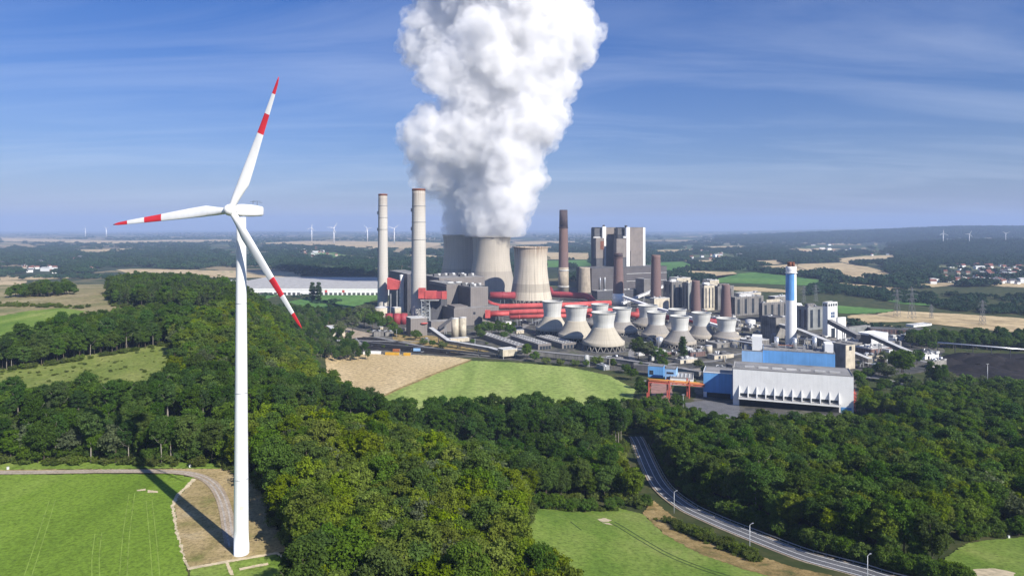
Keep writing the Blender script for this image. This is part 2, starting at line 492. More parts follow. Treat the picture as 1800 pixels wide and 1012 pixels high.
# near
sheet('crop_field', [(-260,836),(0,835),(150,834),(300,834),(342,840),(328,858),(312,872),(305,888),(309,925),(324,985),(335,1030),(345,1140),(-260,1140)], M_crop, 0.25, 5, 0.5)
sheet('turbine_clearing', [(342,840),(328,858),(312,872),(305,888),(309,925),(324,985),(331,1001),(410,985),(485,972),(503,968),(478,905),(455,855),(440,828),(395,824),(340,829)], M_dry, 0.20, 4, 0.6)
sheet('garden_plot', [(334,1001),(410,987),(484,974),(500,990),(522,1014),(560,1090),(345,1120)], M_meadow, 0.22, 4, 0.3)
for poly in ([(322,985),(331,1003),(410,988),(486,975),(505,992),(528,1016),(533,1013),(511,988),(488,971),(410,984),(333,998),(328,985)],):
    sheet('sand_path', poly, M_sand, 0.32, 4, 0.15)
sheet('crop_gap', [(420,1000),(470,990),(472,994),(421,1004)], M_sand, 0.34, 3, 0.15)
sheet('crop_gap', [(396,990),(401,989),(412,1012),(404,1012)], M_sand, 0.34, 3, 0.15)
sheet('crop_gap', [(240,862),(255,860),(256,863),(241,864)], M_sand, 0.34, 2, 0.15)
sheet('crop_gap', [(260,862),(277,864),(279,867),(259,867)], M_sand, 0.34, 2, 0.2)
sheet('crop_edge_path', [(345,843),(330,858),(314,872),(307,888),(311,925),(326,985),(322,985),(306,925),(301,888),(309,870),(326,855),(338,842)], M_sand, 0.30, 3, 0.35)
trk = smooth_path([at(*p).xy for p in ((-300,834),(-120,832),(60,831),(200,829),(300,830),(345,836),(372,850),(388,872),(397,900),(402,930),(409,962))], 10)
ribbon('dirt_track', trk, -2.0, 2.0, M_gravel, 0.36)
M_rut = plain('worn_rut', (0.40,0.36,0.31), 0.95, var=0.25, scale=0.6, streak=False)
ribbon('wheel_rut', trk, -1.1, -0.5, M_rut, 0.38)
ribbon('wheel_rut', trk, 0.5, 1.1, M_rut, 0.38)
sheet('track_verge', [(-300,828),(0,826),(150,825),(300,824),(380,824),(420,826),(400,834),(340,832),(250,827),(100,829),(-300,831)], M_dry, 0.18, 5, 0.4)
sheet('bank_grass', [(-300,806),(60,806),(160,808),(350,812),(435,815),(440,826),(300,823),(100,825),(-300,828)], M_meadow, 0.15, 6, 0.8)
sheet('meadow', [(925,896),(1000,889),(1085,892),(1130,904),(1168,938),(1230,972),(1310,1000),(1400,1024),(1560,1070),(1500,1160),(1000,1160),(900,960)], M_meadow, 0.30, 5, 0.5)
sheet('roadside_verge', [(1128,902),(1150,880),(1175,902),(1230,940),(1300,966),(1400,1000),(1460,1012),(1560,1050),(1500,1072),(1400,1026),(1310,1002),(1230,974),(1168,940)], M_verge, 0.36, 3, 0.5)
sheet('mown_grass', [(1655,985),(1700,955),(1740,950),(1800,944),(1950,936),(1980,1120),(1740,1120),(1705,1020)], M_meadow, 0.30, 5, 0.5)
for pp_ in ([(1050,913),(1062,911),(1075,915),(1070,918),(1056,918)],[(1058,919),(1070,920),(1078,924),(1066,922)]): sheet('bare_patch', pp_, M_sand, 0.38, 2, 0.3)
M_rutg = plain('crop_rut', (0.05,0.085,0.02), 0.95, var=0.3, scale=0.4, streak=False)
for r_ in (((1080,918),(1130,948),(1180,976),(1240,1000),(1300,1018)),((1075,921),(1125,951),(1175,979),(1235,1003),(1295,1022)),((1003,918),(1022,933))):
    ribbon('crop_rut', smooth_path([at(*p).xy for p in r_], 8), -0.25, 0.25, M_rutg, 0.36)
sheet('bare_patch', [(1712,1002),(1750,1000),(1785,1008),(1780,1020),(1715,1022)], M_sand, 0.36, 3, 0.6)
sheet('forest_clearing', [(-120,668),(0,650),(60,640),(150,625),(240,612),(297,604),(315,668),(250,690),(100,695),(-120,705)], M_scrub, 0.3, 8, 1.0)
sheet('crop_field', [(660,712),(672,698),(700,685),(762,659),(828,634),(900,637),(1000,645),(1070,660),(1117,684),(1112,704),(1060,722),(900,735),(680,735)], M_crop_far, 0.3, 8, 0.8)
sheet('wheat_field', [(571,621),(640,622),(720,623),(800,628),(828,632),(762,657),(700,683),(668,698),(640,720),(600,715),(575,660)], M_wheat, 0.26, 8, 0.8)
sheet('field_margin', [(824,633),(760,657),(698,683),(668,698),(671,700),(702,685),(764,659),(830,634)], M_verge, 0.36, 6, 0.3)
M_tram = plain('tramline', (0.19,0.28,0.045), 0.95, var=0.3, scale=0.3, streak=False)
for r_ in (((170,1040),(168,985),(173,938)),((40,1040),(70,950),(92,880)),((215,1040),(222,940),(232,868)),((276,1040),(270,960),(262,880))):
    pth = smooth_path([at(*p).xy for p in r_], 8)
    for o_ in (-0.9,0.9): ribbon('tramline', pth, o_-0.13, o_+0.13, M_tram, 0.30)
# left hill
sheet('heath', [(-150,505),(0,502),(60,494),(130,497),(210,505),(222,528),(205,548),(150,552),(110,545),(50,549),(0,558),(-150,580)], M_heath, 0.4, 20, 2)
sheet('pasture', [(-150,585),(0,556),(50,547),(110,542),(150,547),(120,566),(60,590),(-150,630)], M_meadow, 0.45, 12, 1.5)
sheet('wheat_field', [(-120,494),(0,493),(48,494),(42,500),(0,514),(-120,530)], M_wheat_far, 0.25, 20, 2)
sheet('wheat_field', [(378,527),(395,521),(408,522),(413,545),(412,562),(388,565)], M_wheat_far, 0.2, 12, 1)
# plain behind
FIELDS = [('w',[(203,474),(240,473),(330,474),(412,476),(530,479),(528,488),(330,488),(240,484)]),
 ('g',[(300,484),(410,477),(420,478),(330,487)]),
 ('g',[(505,531),(560,519),(600,516),(664,516),(664,527),(620,540),(540,541)]),
 ('w',[(0,418),(220,423),(410,421),(410,424),(200,428),(0,424)]), ('w',[(440,428),(530,424),(600,424),(740,425),(790,428),(740,437),(640,437),(580,432)]),
 ('w',[(560,444),(640,452),(700,455),(650,457),(600,450)]), ('g',[(540,445),(590,444),(620,452),(570,453)]),
 ('w',[(0,487),(100,486),(130,489),(50,492),(0,493)]), ('g',[(60,484),(150,481),(200,484),(120,488)]),
 ('w',[(1402,464),(1480,462),(1530,470),(1577,484),(1572,493),(1520,490),(1470,483),(1402,471)]),
 ('w',[(1312,470),(1400,464),(1404,470),(1445,480),(1400,484),(1340,475)]),
 ('w',[(1200,476),(1290,478),(1297,482),(1255,491),(1212,490)]), ('w',[(1203,458),(1258,457),(1262,466),(1232,466)]),
 ('w',[(1318,459),(1372,457),(1376,464),(1340,466)]), ('g',[(1240,487),(1330,478),(1455,494),(1452,503),(1330,499),(1262,497)]),
 ('w',[(1455,483),(1600,501),(1690,495),(1694,501),(1620,506),(1560,501),(1475,493)]),
 ('w',[(1470,497),(1540,502),(1600,508),(1545,508),(1480,503)]),
 ('w',[(1250,503),(1330,505),(1382,510),(1382,514),(1300,512)]), ('w',[(1500,505),(1560,508),(1620,516),(1560,515)]),
 ('g',[(1468,537),(1520,541),(1575,545),(1540,553),(1475,551)]),
 ('w',[(1500,554),(1580,547),(1700,553),(1800,560),(2050,570),(2050,605),(1750,582),(1600,566),(1520,567),(1478,563)]),
 ('w',[(1470,562),(1530,568),(1570,574),(1520,577),(1470,570)]),
 ('w',[(1460,456),(1520,450),(1577,448),(1577,458),(1490,463)]), ('w',[(930,443),(1040,445),(1040,456),(960,456),(930,450)]),
 ('g',[(940,458),(1040,457),(1040,468),(960,470)]), ('g',[(1130,462),(1200,460),(1230,470),(1180,480),(1130,475)]),
 ('w',[(1230,434),(1290,432),(1330,434),(1260,437)]), ('w',[(1380,440),(1440,436),(1480,438),(1420,443)]),
 ('g',[(430,520),(490,505),(520,510),(470,525)]), ('w',[(690,446),(760,449),(800,455),(740,457)]), ('w',[(1700,494),(1850,500),(1850,508),(1760,504)]),
 ('w',[(120,440),(220,437),(260,439),(180,443)]), ('w',[(900,425),(1010,424),(1010,427),(920,430)]),('w',[(1150,440),(1220,438),(1230,441),(1160,444)]),
 ('g',[(1520,520),(1640,527),(1760,540),(1700,543),(1580,534)])]
for k, poly in FIELDS:
    o = sheet('wheat_field' if k == 'w' else 'green_field', poly, M_wheat_far if k == 'w' else M_green_far, 0.6, None, 3.0)
# plant yard, coal yards
sheet('plant_yard', [(530,580),(600,570),(690,556),(790,520),(1000,505),(1160,500),(1290,520),(1400,540),(1500,575),(1660,602),(1655,650),(1505,668),(1500,735),(1215,735),(1225,668),(1120,656),(1000,640),(830,628),(570,619)], M_yard, 0.10, 16, 2)
sheet('coal_yard', [(1640,632),(1700,620),(1800,622),(2000,628),(2000,668),(1800,666),(1690,662),(1640,650)], M_coal, 0.22, 12, 2)
sheet('coal_yard', [(585,600),(640,592),(700,598),(790,612),(840,622),(800,626),(690,616),(600,612)], M_coal, 0.18, 10, 2)
sheet('gravel_yard', [(530,583),(600,574),(660,588),(640,594),(560,604)], M_gravel, 0.16, 8, 1)
sheet('dry_bank', [(690,585),(760,590),(830,606),(860,618),(800,620),(740,608),(690,598)], M_verge, 0.22, 8, 1.2)
# road
road = smooth_path([at(*p).xy for p in ((1117,768),(1122,776),(1129,792),(1143,824),(1163,858),(1200,889),(1250,914),(1303,936),(1400,974),(1460,992),(1512,1006),(1570,1024),(1680,1052))], 14)
ribbon('road', road, -3.7, 3.6, M_asphalt, 0.48)
ribbon('road_shoulder', road, 3.6, 4.5, M_gravel, 0.42); ribbon('road_shoulder', road, -4.7, -3.7, M_gravel, 0.42)
ribbon('edge_line', road, 2.85, 3.15, M_mark, 0.50)
ribbon('edge_line', road, -3.15, -2.85, M_mark, 0.50)
ribbon('centre_line', road, -0.14, 0.14, M_mark, 0.50)

# ------------------------------------------------------------------ wind turbines
M_white = plain('turbine_white', (0.80,0.81,0.80), 0.35, var=0.04, scale=0.1, spec=0.5)
M_red = plain('band_red', (0.62,0.035,0.05), 0.4, var=0.08, scale=0.3, streak=False)
M_dark = plain('dark_metal', (0.05,0.05,0.055), 0.5, var=0.1)
M_galv = plain('galvanised_steel', (0.50,0.52,0.54), 0.45, metal=0.3, var=0.12)
def blade_mesh(L, chord=1.0, ns=40, banded=True):
    mb = MB(); n = 20; secs = []
    for i in range(ns+1):
        t = i/ns
        c = np.interp(t, [0,0.03,0.10,0.20,0.35,0.6,0.85,0.96,1.0], [1.9,1.9,2.5,3.35,2.9,2.0,1.25,0.8,0.18])*chord
        th = np.interp(t, [0,0.03,0.10,0.20,0.4,1.0], [1.0,1.0,0.62,0.36,0.22,0.15])
        tw = R(np.interp(t, [0,0.2,0.5,1.0], [16,14,5,-1]))
        ring = []
        for k in range(n):
            a = 2*math.pi*k/n
            x = c*(0.5*math.cos(a)) + c*0.20*min(1, max(0, (t-0.03)/0.15))
            y = c*th*0.5*math.sin(a)*(1 - 0.35*(1-th)*(math.cos(a)))
            ring.append((x*math.cos(tw)-y*math.sin(tw), x*math.sin(tw)+y*math.cos(tw)-1.2*t*t, L*t))
        secs.append(ring)
    o = len(mb.v)
    for r in secs: mb.v += r
    for i in range(ns):
        t = (i+0.5)/ns
        red = banded and (t > 0.865 or 0.575 < t < 0.72)
        for k in range(n):
            k2 = (k+1) % n
            mb.f.append((o+i*n+k, o+i*n+k2, o+(i+1)*n+k2, o+(i+1)*n+k)); mb.sm.append(True); mb.mi.append(1 if red else 0)
    mb.f.append(tuple(o+ns*n+k for k in range(n))); mb.sm.append(False); mb.mi.append(1 if banded else 0)
    return mb
TB = at(424, 973)
turb = thing('wind_turbine', 'tall white wind turbine with red banded blades standing beside the green crop field', 'wind turbine', TB)
HUBZ = 100.0
mb = MB(); prof = [(2.12 + (1.30-2.12)*min(1,(z/98.0)), z) for z in np.linspace(0, 98.0, 14)]
mb.lathe([(2.25,-0.6),(2.25,0.25)]+prof, 56)
tw = mb.build('tower', M_white, turb)
for zf in (22.0, 47.0, 73.0):
    rr_ = 2.12 + (1.30-2.12)*(zf/98.0)
    mb = MB(); mb.lathe([(rr_-0.02,zf-0.12),(rr_+0.035,zf-0.10),(rr_+0.035,zf+0.10),(rr_-0.02,zf+0.12)],56,cap0=False,cap1=False); mb.build('flange_ring', M_galv, turb)
mb = MB(); mb.box(-0.5,-0.1,0.5,0.5,0.15,2.8); dd_ = mb.build('door', M_galv, turb); dd_.location = (1.62,1.35,0.2); dd_.rotation_euler = (0,0,R(130))
M_door = plain('door_sign', (0.74,0.72,0.50), 0.5, var=0.1)
# yellowish plate and door on the tower
mb = MB(); mb.box(-0.5,-0.05,0,0.5,0.12,1.0); dr = mb.build('name_plate', M_door, tw); dr.location = (0.95,-1.78,13.6); dr.rotation_euler = (0,0,R(28))
nyaw = math.atan2(-0.26, 0.965)          # rotor looks back towards the camera and to the left
head = bpy.data.objects.new('nacelle', None)
bpy.data.objects.remove(head)
rot = Matrix.Rotation(math.atan2(0.26, 0.965)*-1, 4, 'Z')
def nac(mb):
    # body: y = along the shaft (rotor at -y)
    secs = [(-3.2,0.95,1.25,-1.1),(-2.4,1.45,1.65,-1.5),(0,1.75,1.85,-1.75),(4.5,1.75,1.75,-1.75),(8.2,1.62,1.45,-1.55),(8.7,1.45,1.25,-1.4)]
    rings = []
    for y, w, t, b in secs:
        ring = []
        for k in range(24):
            a = 2*math.pi*k/24; ca, sa = math.cos(a), math.sin(a)
            e = 0.42
            x = w*math.copysign(abs(ca)**e, ca); z = math.copysign(abs(sa)**e, sa)
            ring.append((x, y, z*t if z > 0 else z*-b))
        rings.append(ring)
    o = len(mb.v)
    for r in rings: mb.v += r
    for i in range(len(rings)-1):
        for k in range(24):
            k2 = (k+1)%24
            mb.f.append((o+i*24+k,o+i*24+k2,o+(i+1)*24+k2,o+(i+1)*24+k)); mb.sm.append(True); mb.mi.append(0)
    mb.f.append(tuple(o+k for k in range(24))); mb.sm.append(False); mb.mi.append(0)
    mb.f.append(tuple(o+(len(rings)-1)*24+k for k in range(24))[::-1]); mb.sm.append(False); mb.mi.append(0)
    return mb
NY = math.atan2(0.26, -0.965)  # unused guard
yawz = -math.atan2(0.26, 0.965)  # rotates local -Y onto (-0.26,-0.965)
na = nac(MB()).build('nacelle', M_white, turb); na.location = (0,0,HUBZ); na.rotation_euler = (0,0,yawz)
mb = MB(); mb.bar((0,5.5,1.9),(0,5.5,3.0),0.08); mb.bar((-1.0,5.5,2.7),(1.0,5.5,2.7),0.07); mb.bar((0,5.5,2.95),(0,9.2,2.95),0.07); mb.bar((0,7.5,1.7),(0,7.5,3.0),0.07); mb.bar((0.7,7.0,2.55),(0.7,9.0,2.55),0.06)
mb.build('wind_sensor', M_dark, na)
mb = MB(); mb.lathe([(0.02,-2.3),(0.7,-2.15),(1.25,-1.7),(1.62,-0.9),(1.72,0.0),(1.6,1.0),(1.3,1.35)], 32)
hub = mb.build('hub', M_white, turb)
hub_off = Matrix.Rotation(yawz, 3, 'Z') @ Vector((0,-4.6,0))
hub.location = Vector((0,0,HUBZ)) + hub_off
hub.rotation_euler = (Matrix.Rotation(yawz,3,'Z') @ Matrix.Rotation(R(-90),3,'X')).to_euler()
bl0 = None
for k in range(3):
    phi = R(24.0 + 120*k)               # clockwise from straight up as the camera sees it
    if bl0 is None:
        b = blade_mesh(39.3).build('blade', [M_white, M_red], turb); bl0 = b
    else:
        b = bl0.copy(); col.objects.link(b)
    m3 = Matrix.Rotation(yawz,3,'Z') @ Matrix.Rotation(phi,3,'Y')
    b.rotation_euler = m3.to_euler(); b.location = hub.location + m3 @ Vector((0,0,0.9))

# the small far ones: one is built, the others are copies
M_farwhite = plain('far_turbine_white', (0.82,0.82,0.82), 0.5, var=0.02)
def far_turbine(px, pyb, pyt, Y, phi, label, group, proto=[None]):
    P = py_(px, pyb, Y); gz = float(ground_z(P.x, P.y))
    H = (CAM_H - (pyt-HY)/F*Y) - gz
    if proto[0] is None:
        root = thing('wind_turbine', label, 'wind turbine', (P.x,P.y,gz), 0, group); parts = []
        mb = MB(); mb.lathe([(3.2,0),(2.1,98)], 14); parts.append(mb.build('tower', M_farwhite, root))
        mb = MB(); mb.box(-2,-4,97.5,2,7,102); parts.append(mb.build('nacelle', M_farwhite, root))
        mb = MB(); mb.lathe([(0.2,-1.6),(1.8,-0.8),(1.9,1)],12); h = mb.build('hub', M_farwhite, root); h.location=(0,-5,100); h.rotation_euler=(R(-90),0,0); parts.append(h)
        for k in range(3):
            b = blade_mesh(40, 1.15, 8, False).build('blade', M_farwhite, root) if k == 0 else parts[3].copy()
            if k: col.objects.link(b)
            b.rotation_euler = (0, R(phi+120*k), 0); b.location = (0,-5.5,100); parts.append(b)
        proto[0] = (root, parts)
    else:
        root = copy_tree(proto[0][0], (P.x,P.y,gz), 0, label, parts=())
        for i, c in enumerate(proto[0][1]):
            d = c.copy(); col.objects.link(d); d.parent = root
            if i >= 3: d.rotation_euler = (0, R(phi+120*(i-3)), 0)
    s = H/100.0; root.scale = (s*1.25, s*1.25, s*1.06); root.rotation_euler = (0,0,R(-10))
    root['group'] = group
gl, gr = 'wind turbines on the plain behind the crop turbine', 'wind turbines on the wooded ridge'
far_turbine(548, 425, 402, 7000, 10, 'small pale wind turbine on the far plain, leftmost of four left of the stacks', gl)
far_turbine(587, 430, 402, 6000, 35, 'small pale wind turbine on far tan fields, nearest the viewer of the four', gl)
far_turbine(646, 426, 403, 6800, 80, 'small pale wind turbine on far fields just left of the slimmer tall stack', gl)
far_turbine(693, 430, 403, 6100, 50, 'small pale wind turbine seen between the two tall pale stacks', gl)
far_turbine(1658, 432, 411, 4450, 0, 'white wind turbine on wooded ridge, leftmost of three at the right', gr)
far_turbine(1704, 432, 412, 4350, 25, 'white wind turbine on wooded ridge, middle of three at the right', gr)
far_turbine(1768, 434, 411, 4500, 62, 'white wind turbine on wooded ridge, rightmost near the photo edge', gr)
far_turbine(150, 413, 403, 9500, 20, 'tiny faint wind turbine on the far left horizon, left of its pair', gl)
far_turbine(187, 413, 402, 9300, 70, 'tiny faint wind turbine on the far left horizon, right of its pair', gl)
# ------------------------------------------------------------------ trees
M_bark = plain('bark', (0.13,0.105,0.08), 0.9, var=0.25, scale=0.8)
M_bark_pale = plain('pale_bark', (0.30,0.27,0.22), 0.9, var=0.25, scale=0.8)
L_bright = leaf_mat('leaves_bright', (0.150,0.205,0.024))
L_mid = leaf_mat('leaves_mid', (0.088,0.150,0.026))
L_dark = leaf_mat('leaves_dark', (0.060,0.116,0.024))
L_pine = leaf_mat('needles', (0.050,0.080,0.028), 0.02, 0.35, 0.1)
L_grey = leaf_mat('leaves_grey', (0.115,0.145,0.070))
L_shrub = leaf_mat('leaves_shrub', (0.115,0.155,0.035))

def leaf_cloud(P, N, size, jitter, r):
    """quads at points P, facing roughly N"""
    n = len(P)
    N = N + r.normal(0, jitter, (n,3)); N /= np.linalg.norm(N, axis=1, keepdims=True) + 1e-9
    t = np.cross(N, r.normal(0,1,(n,3))); t /= np.linalg.norm(t, axis=1, keepdims=True) + 1e-9
    b = np.cross(N, t)
    s = size*r.uniform(0.6, 1.35, (n,1)); a = s*0.5; c = s*0.5*r.uniform(0.5, 0.9, (n,1))
    V = np.stack([P-t*a-b*c*0.6, P+t*a*0.2-b*c, P+t*a+b*c*0.4, P-t*a*0.3+b*c], 1).reshape(-1,3)
    return V
def mesh_np(name, V, nq, mat):
    me = bpy.data.meshes.new(name)
    me.vertices.add(len(V)); me.vertices.foreach_set('co', V.astype(np.float32).ravel())
    me.loops.add(nq*4); me.loops.foreach_set('vertex_index', np.arange(nq*4, dtype=np.int32))
    me.polygons.add(nq); me.polygons.foreach_set('loop_start', np.arange(0, nq*4, 4, dtype=np.int32))
    me.polygons.foreach_set('loop_total', np.full(nq, 4, dtype=np.int32))
    me.materials.append(mat); me.update(calc_edges=True); me.validate()
    return me
def crown_points(seed, H, cr, base, clumps, per, clump_r, shape='round'):
    r = np.random.default_rng(seed); P = []; N = []
    cz = (H+base)/2; hz = (H-base)/2
    for c in range(clumps):
        d = r.normal(0,1,3); d /= np.linalg.norm(d)
        rad = r.uniform(0.35, 0.92)**0.6
        if shape == 'round':
            d[2] = d[2]*0.9 + 0.15
            ctr = np.array([d[0]*cr*rad, d[1]*cr*rad, cz + d[2]*hz*rad*0.85])
            cc = clump_r*r.uniform(0.65, 1.35)
        elif shape == 'cone':
            t = r.uniform(0,1)**1.15; a = r.uniform(0, 2*np.pi); w = cr*(1-t)*0.85 + 0.25
            ctr = np.array([math.cos(a)*w*0.75, math.sin(a)*w*0.75, base + t*(H-base)]); cc = clump_r*(0.5+0.7*(1-t))
        else:  # column
            t = r.uniform(0,1); a = r.uniform(0, 2*np.pi); w = cr*np.interp(t,[0,0.25,0.7,1],[0.55,1,0.8,0.1])
            ctr = np.array([math.cos(a)*w*0.6, math.sin(a)*w*0.6, base + t*(H-base)]); cc = clump_r*r.uniform(0.7,1.2)
        q = r.normal(0,1,(per,3)); q /= np.linalg.norm(q,axis=1,keepdims=True)
        q[:,2] = np.where(q[:,2] < -0.35, -q[:,2]*0.6, q[:,2])
        rr = cc*r.uniform(0.45,1.08,(per,1))
        sc3 = np.array([1.0,1.0,0.85 if shape == 'round' else 0.9])
        P.append(ctr + q*rr*sc3); N.append(q*np.array([1,1,1.3]))
    return np.concatenate(P), np.concatenate(N), r
def trunk_mesh(name, H, r0, seed, top, mat):
    r = random.Random(seed); mb = MB()
    lx, ly = r.uniform(-.5,.5), r.uniform(-.5,.5)
    pts = [(lx*t*t*2, ly*t*t*2, -0.6 + (top+0.6)*t) for t in (0,0.3,0.65,1)]
    mb.tube(pts, [r0*1.25, r0*0.85, r0*0.6, r0*0.25], 7)
    for k in range(5):
        a = r.uniform(0,6.28); t = r.uniform(0.42,0.85); z = top*t; L = H*r.uniform(0.14,0.24)
        mb.tube([(lx*t*t*2,ly*t*t*2,z),(math.cos(a)*L*0.6,math.sin(a)*L*0.6,z+L*0.35),(math.cos(a)*L,math.sin(a)*L,z+L*0.9)], [r0*0.4,r0*0.25,r0*0.08], 5)
    o = mb.build(name, mat); me = o.data; bpy.data.objects.remove(o); return me
VAR = {}
def variant(key, kind, H, cr, base, clumps, per, clump_r, leaf, mat, bark, shape='round', r0=0.28, seed=0, jit=0.55):
    P, N, r = crown_points(seed, H, cr, base, clumps, per, clump_r, shape)
    V = leaf_cloud(P, N, leaf, jit, r)
    cm = mesh_np('crown', V, len(P), mat)
    tm = trunk_mesh('trunk', H, r0, seed, base + (H-base)*0.75, bark)
    VAR[key] = dict(kind=kind, crown=cm, trunk=tm, H=H, cr=cr)
for i in range(4):
    variant('bright%d'%i, 'broadleaf_tree', 18, 5.0, 1.8, 80, 110, 1.5, 0.62, L_bright, M_bark, seed=20+i)
    variant('mid%d'%i, 'broadleaf_tree', 20, 4.9, 2.4, 78, 110, 1.6, 0.62, L_mid, M_bark, seed=40+i)
for i in range(3):
    variant('tall%d'%i, 'broadleaf_tree', 23, 4.4, 7.5, 64, 100, 1.6, 0.62, L_dark, M_bark_pale, seed=60+i)
    variant('pine%d'%i, 'conifer_tree', 17, 2.9, 2.0, 44, 44, 1.15, 0.65, L_pine, M_bark, 'cone', seed=80+i)
    variant('shrub%d'%i, 'shrub', 4.5, 3.0, 0.0, 26, 48, 1.15, 0.55, L_shrub, M_bark, r0=0.12, seed=90+i)
for i in range(2):
    variant('grey%d'%i, 'broadleaf_tree', 16, 5.6, 2.5, 54, 64, 1.8, 0.80, L_grey, M_bark, seed=100+i)
    variant('poplar%d'%i, 'poplar_tree', 26, 3.4, 1.0, 90, 80, 1.9, 0.7, L_dark, M_bark, 'column', seed=110+i)
    variant('bushy%d'%i, 'broadleaf_tree', 13, 5.6, 0.8, 50, 64, 1.75, 0.80, L_mid, M_bark, seed=120+i)
def tree(key, x, y, s, label, cat, group, rz=None, sz=None, sink=0.15):
    v = VAR[key]
    rt = thing(v['kind'], label, cat, (x, y, float(ground_z(x,y))-sink), random.uniform(0,6.28) if rz is None else rz, group)
    rt.scale = (s, s, s*(sz or 1))
    for n in ('crown','trunk'):
        o = bpy.data.objects.new(n, v[n]); col.objects.link(o); o.parent = rt
    return rt

# where woods stand: polygons on the ground (XY), mix of kinds, spacing
def gp(lst): return [tuple(at(*p).xy) for p in lst]
ROADP = [(p.x,p.y) for p in road]
def inside(poly, x, y):
    c = False; n = len(poly); j = n-1
    for i in range(n):
        xi, yi = poly[i]; xj, yj = poly[j]
        if (yi > y) != (yj > y) and x < (xj-xi)*(y-yi)/(yj-yi)+xi: c = not c
        j = i
    return c
_rx = np.array(ROADP)
def road_d(x, y): return float(np.min(np.hypot(_rx[:,0]-x, _rx[:,1]-y)))
BR = ['bright0','bright1','bright2','bright3']; MI = ['mid0','mid1','mid2','mid3']; TA = ['tall0','tall1','tall2']
PI_ = ['pine0','pine1','pine2']; GR = ['grey0','grey1']; BU = ['bushy0','bushy1']; SH = ['shrub0','shrub1','shrub2']
WOODS = [
 # name, polygon, kinds, spacing, (scale min, max)
 ('a', gp([(449,838),(470,866),(490,905),(515,968),(560,1030)]) + [(-52,150),(20,150),(14,175),(2,196),(0,215),(4,240),(6,252)] + gp([(922,888)]) + [(0,262),(-10,300),(-60,318),(-100,306),(-118,285),(-106,262)], BR*3+MI+GR, 6.2, (0.80,1.08)),
 ('b', gp([(926,886),(1000,879),(1085,880),(1138,893)]) + [(53,330),(58,372),(30,372),(-60,352),(-60,322),(-8,304)], MI*3+BR+TA, 6.4, (0.72,0.92)),
 ('c', [(68,400),(20,398),(-60,398),(-110,400),(-110,432),(-85,438),(-40,446),(0,450),(40,448),(64,446)], TA*3+MI, 6.2, (0.92,1.10)),
 ('q', [(60,448),(88,440),(132,430),(128,470),(92,500),(64,490)], BU+MI+GR, 6.5, (0.55,0.75)),
 ('d', gp([(-200,815),(0,815),(160,815),(350,818),(436,822)]) + [(-106,290),(-120,306),(-190,304),(-330,304)], BU+MI*2+TA+GR, 5.6, (0.66,0.90)),
 ('e', [(-400,324),(-250,324),(-150,326),(-110,334),(-98,345),(-110,388),(-180,388),(-190,346),(-300,342),(-420,338)], TA*2+MI*2, 5.6, (0.74,0.90)),
 ('f', [(-345,437),(-326,437),(-290,470),(-254,512),(-262,570),(-315,570),(-345,520)], MI*2+TA, 6.2, (0.84,1.0)),
 ('s', [(-560,428),(-470,432),(-345,437),(-345,480),(-400,462),(-560,448)], MI*2+BU, 5.8, (0.62,0.82)),
 ('g', [(-203,402),(-208,440),(-252,508),(-268,600),(-250,650),(-215,655),(-205,658),(-196,660),(-186,620),(-172,560),(-140,505),(-98,440),(-110,400)], BR*2+MI*2+GR, 6.6, (0.85,1.12)),
 ('h', [(-640,1180),(-600,1060),(-560,960),(-470,790),(-400,690),(-300,645),(-262,680),(-280,740),(-330,840),(-400,960),(-440,1100),(-500,1240)], PI_*6+MI, 6.6, (0.85,1.1)),
 ('i', [(-330,780),(-200,690),(-150,720),(-190,800),(-250,900),(-250,1060),(-330,1120),(-400,1120),(-370,960)], MI*2+GR+TA, 9.5, (0.55,0.85)),
 ('j', gp([(1166,798),(1180,838),(1212,872),(1262,898),(1320,918),(1420,954),(1495,980),(1560,994),(1640,1010),(1690,1030)]) + [(134,212),(140,236)] + gp([(1692,946),(1800,934),(1990,928)]) + [(420,330),(420,420),(300,424),(200,426),(120,428),(90,432),(84,420)], MI*4+BR*2+TA+GR, 6.4, (0.80,1.06)),
 ('k', [(254,500),(262,470),(300,424),(470,424),(560,520),(440,512),(330,520),(262,520)], MI*3+GR+BR, 7.0, (0.70,1.0)),
 ('l', [(290,580),(420,530),(560,540),(600,590),(470,585),(360,600)], BU+GR, 9, (0.6,0.9)),
 ('m', [(470,800),(560,770),(640,748),(800,740),(900,800),(900,850),(700,840),(560,850),(490,850)], MI*2+TA, 8.0, (0.65,0.85)),
 ('n', [(-575,775),(-525,770),(-515,810),(-545,835),(-585,830)], BU+MI, 8, (0.6,0.9)),
 ('o', [(-660,700),(-520,690),(-420,672),(-420,684),(-520,704),(-660,716)], SH, 6, (0.6,1.0)),
]
POINTS = []
for nm, poly, kinds, sp, (s0, s1) in WOODS:
    xs = [p[0] for p in poly]; ys = [p[1] for p in poly]; rr = random.Random(nm)
    y = min(ys); row = 0
    while y < max(ys):
        x = min(xs) + (row % 2)*sp*0.5
        while x < max(xs):
            px_, py2 = x + rr.uniform(-.36,.36)*sp, y + rr.uniform(-.36,.36)*sp
            if inside(poly, px_, py2) and road_d(px_, py2) > (9.0 if py2 < 385 else 5.0):
                POINTS.append((px_, py2, rr.choice(kinds), rr.uniform(s0, s1)*rr.choice((1,1,1,0.72,0.85,1.1,1.16)), nm))
            x += sp
        y += sp*0.87; row += 1
def pix(x, y, z): return CX + F*x/y, HY + F*(CAM_H - z)/y
def seen(p):
    x, y, k, s, nm = p
    if y < 60: return False
    z = float(ground_z(x,y)); u, v = pix(x, y, z + VAR[k]['H']*s*0.8)
    return -15 < u < 1815 and v < 1005
vis = sorted([p for p in POINTS if seen(p)], key=lambda p: p[1])
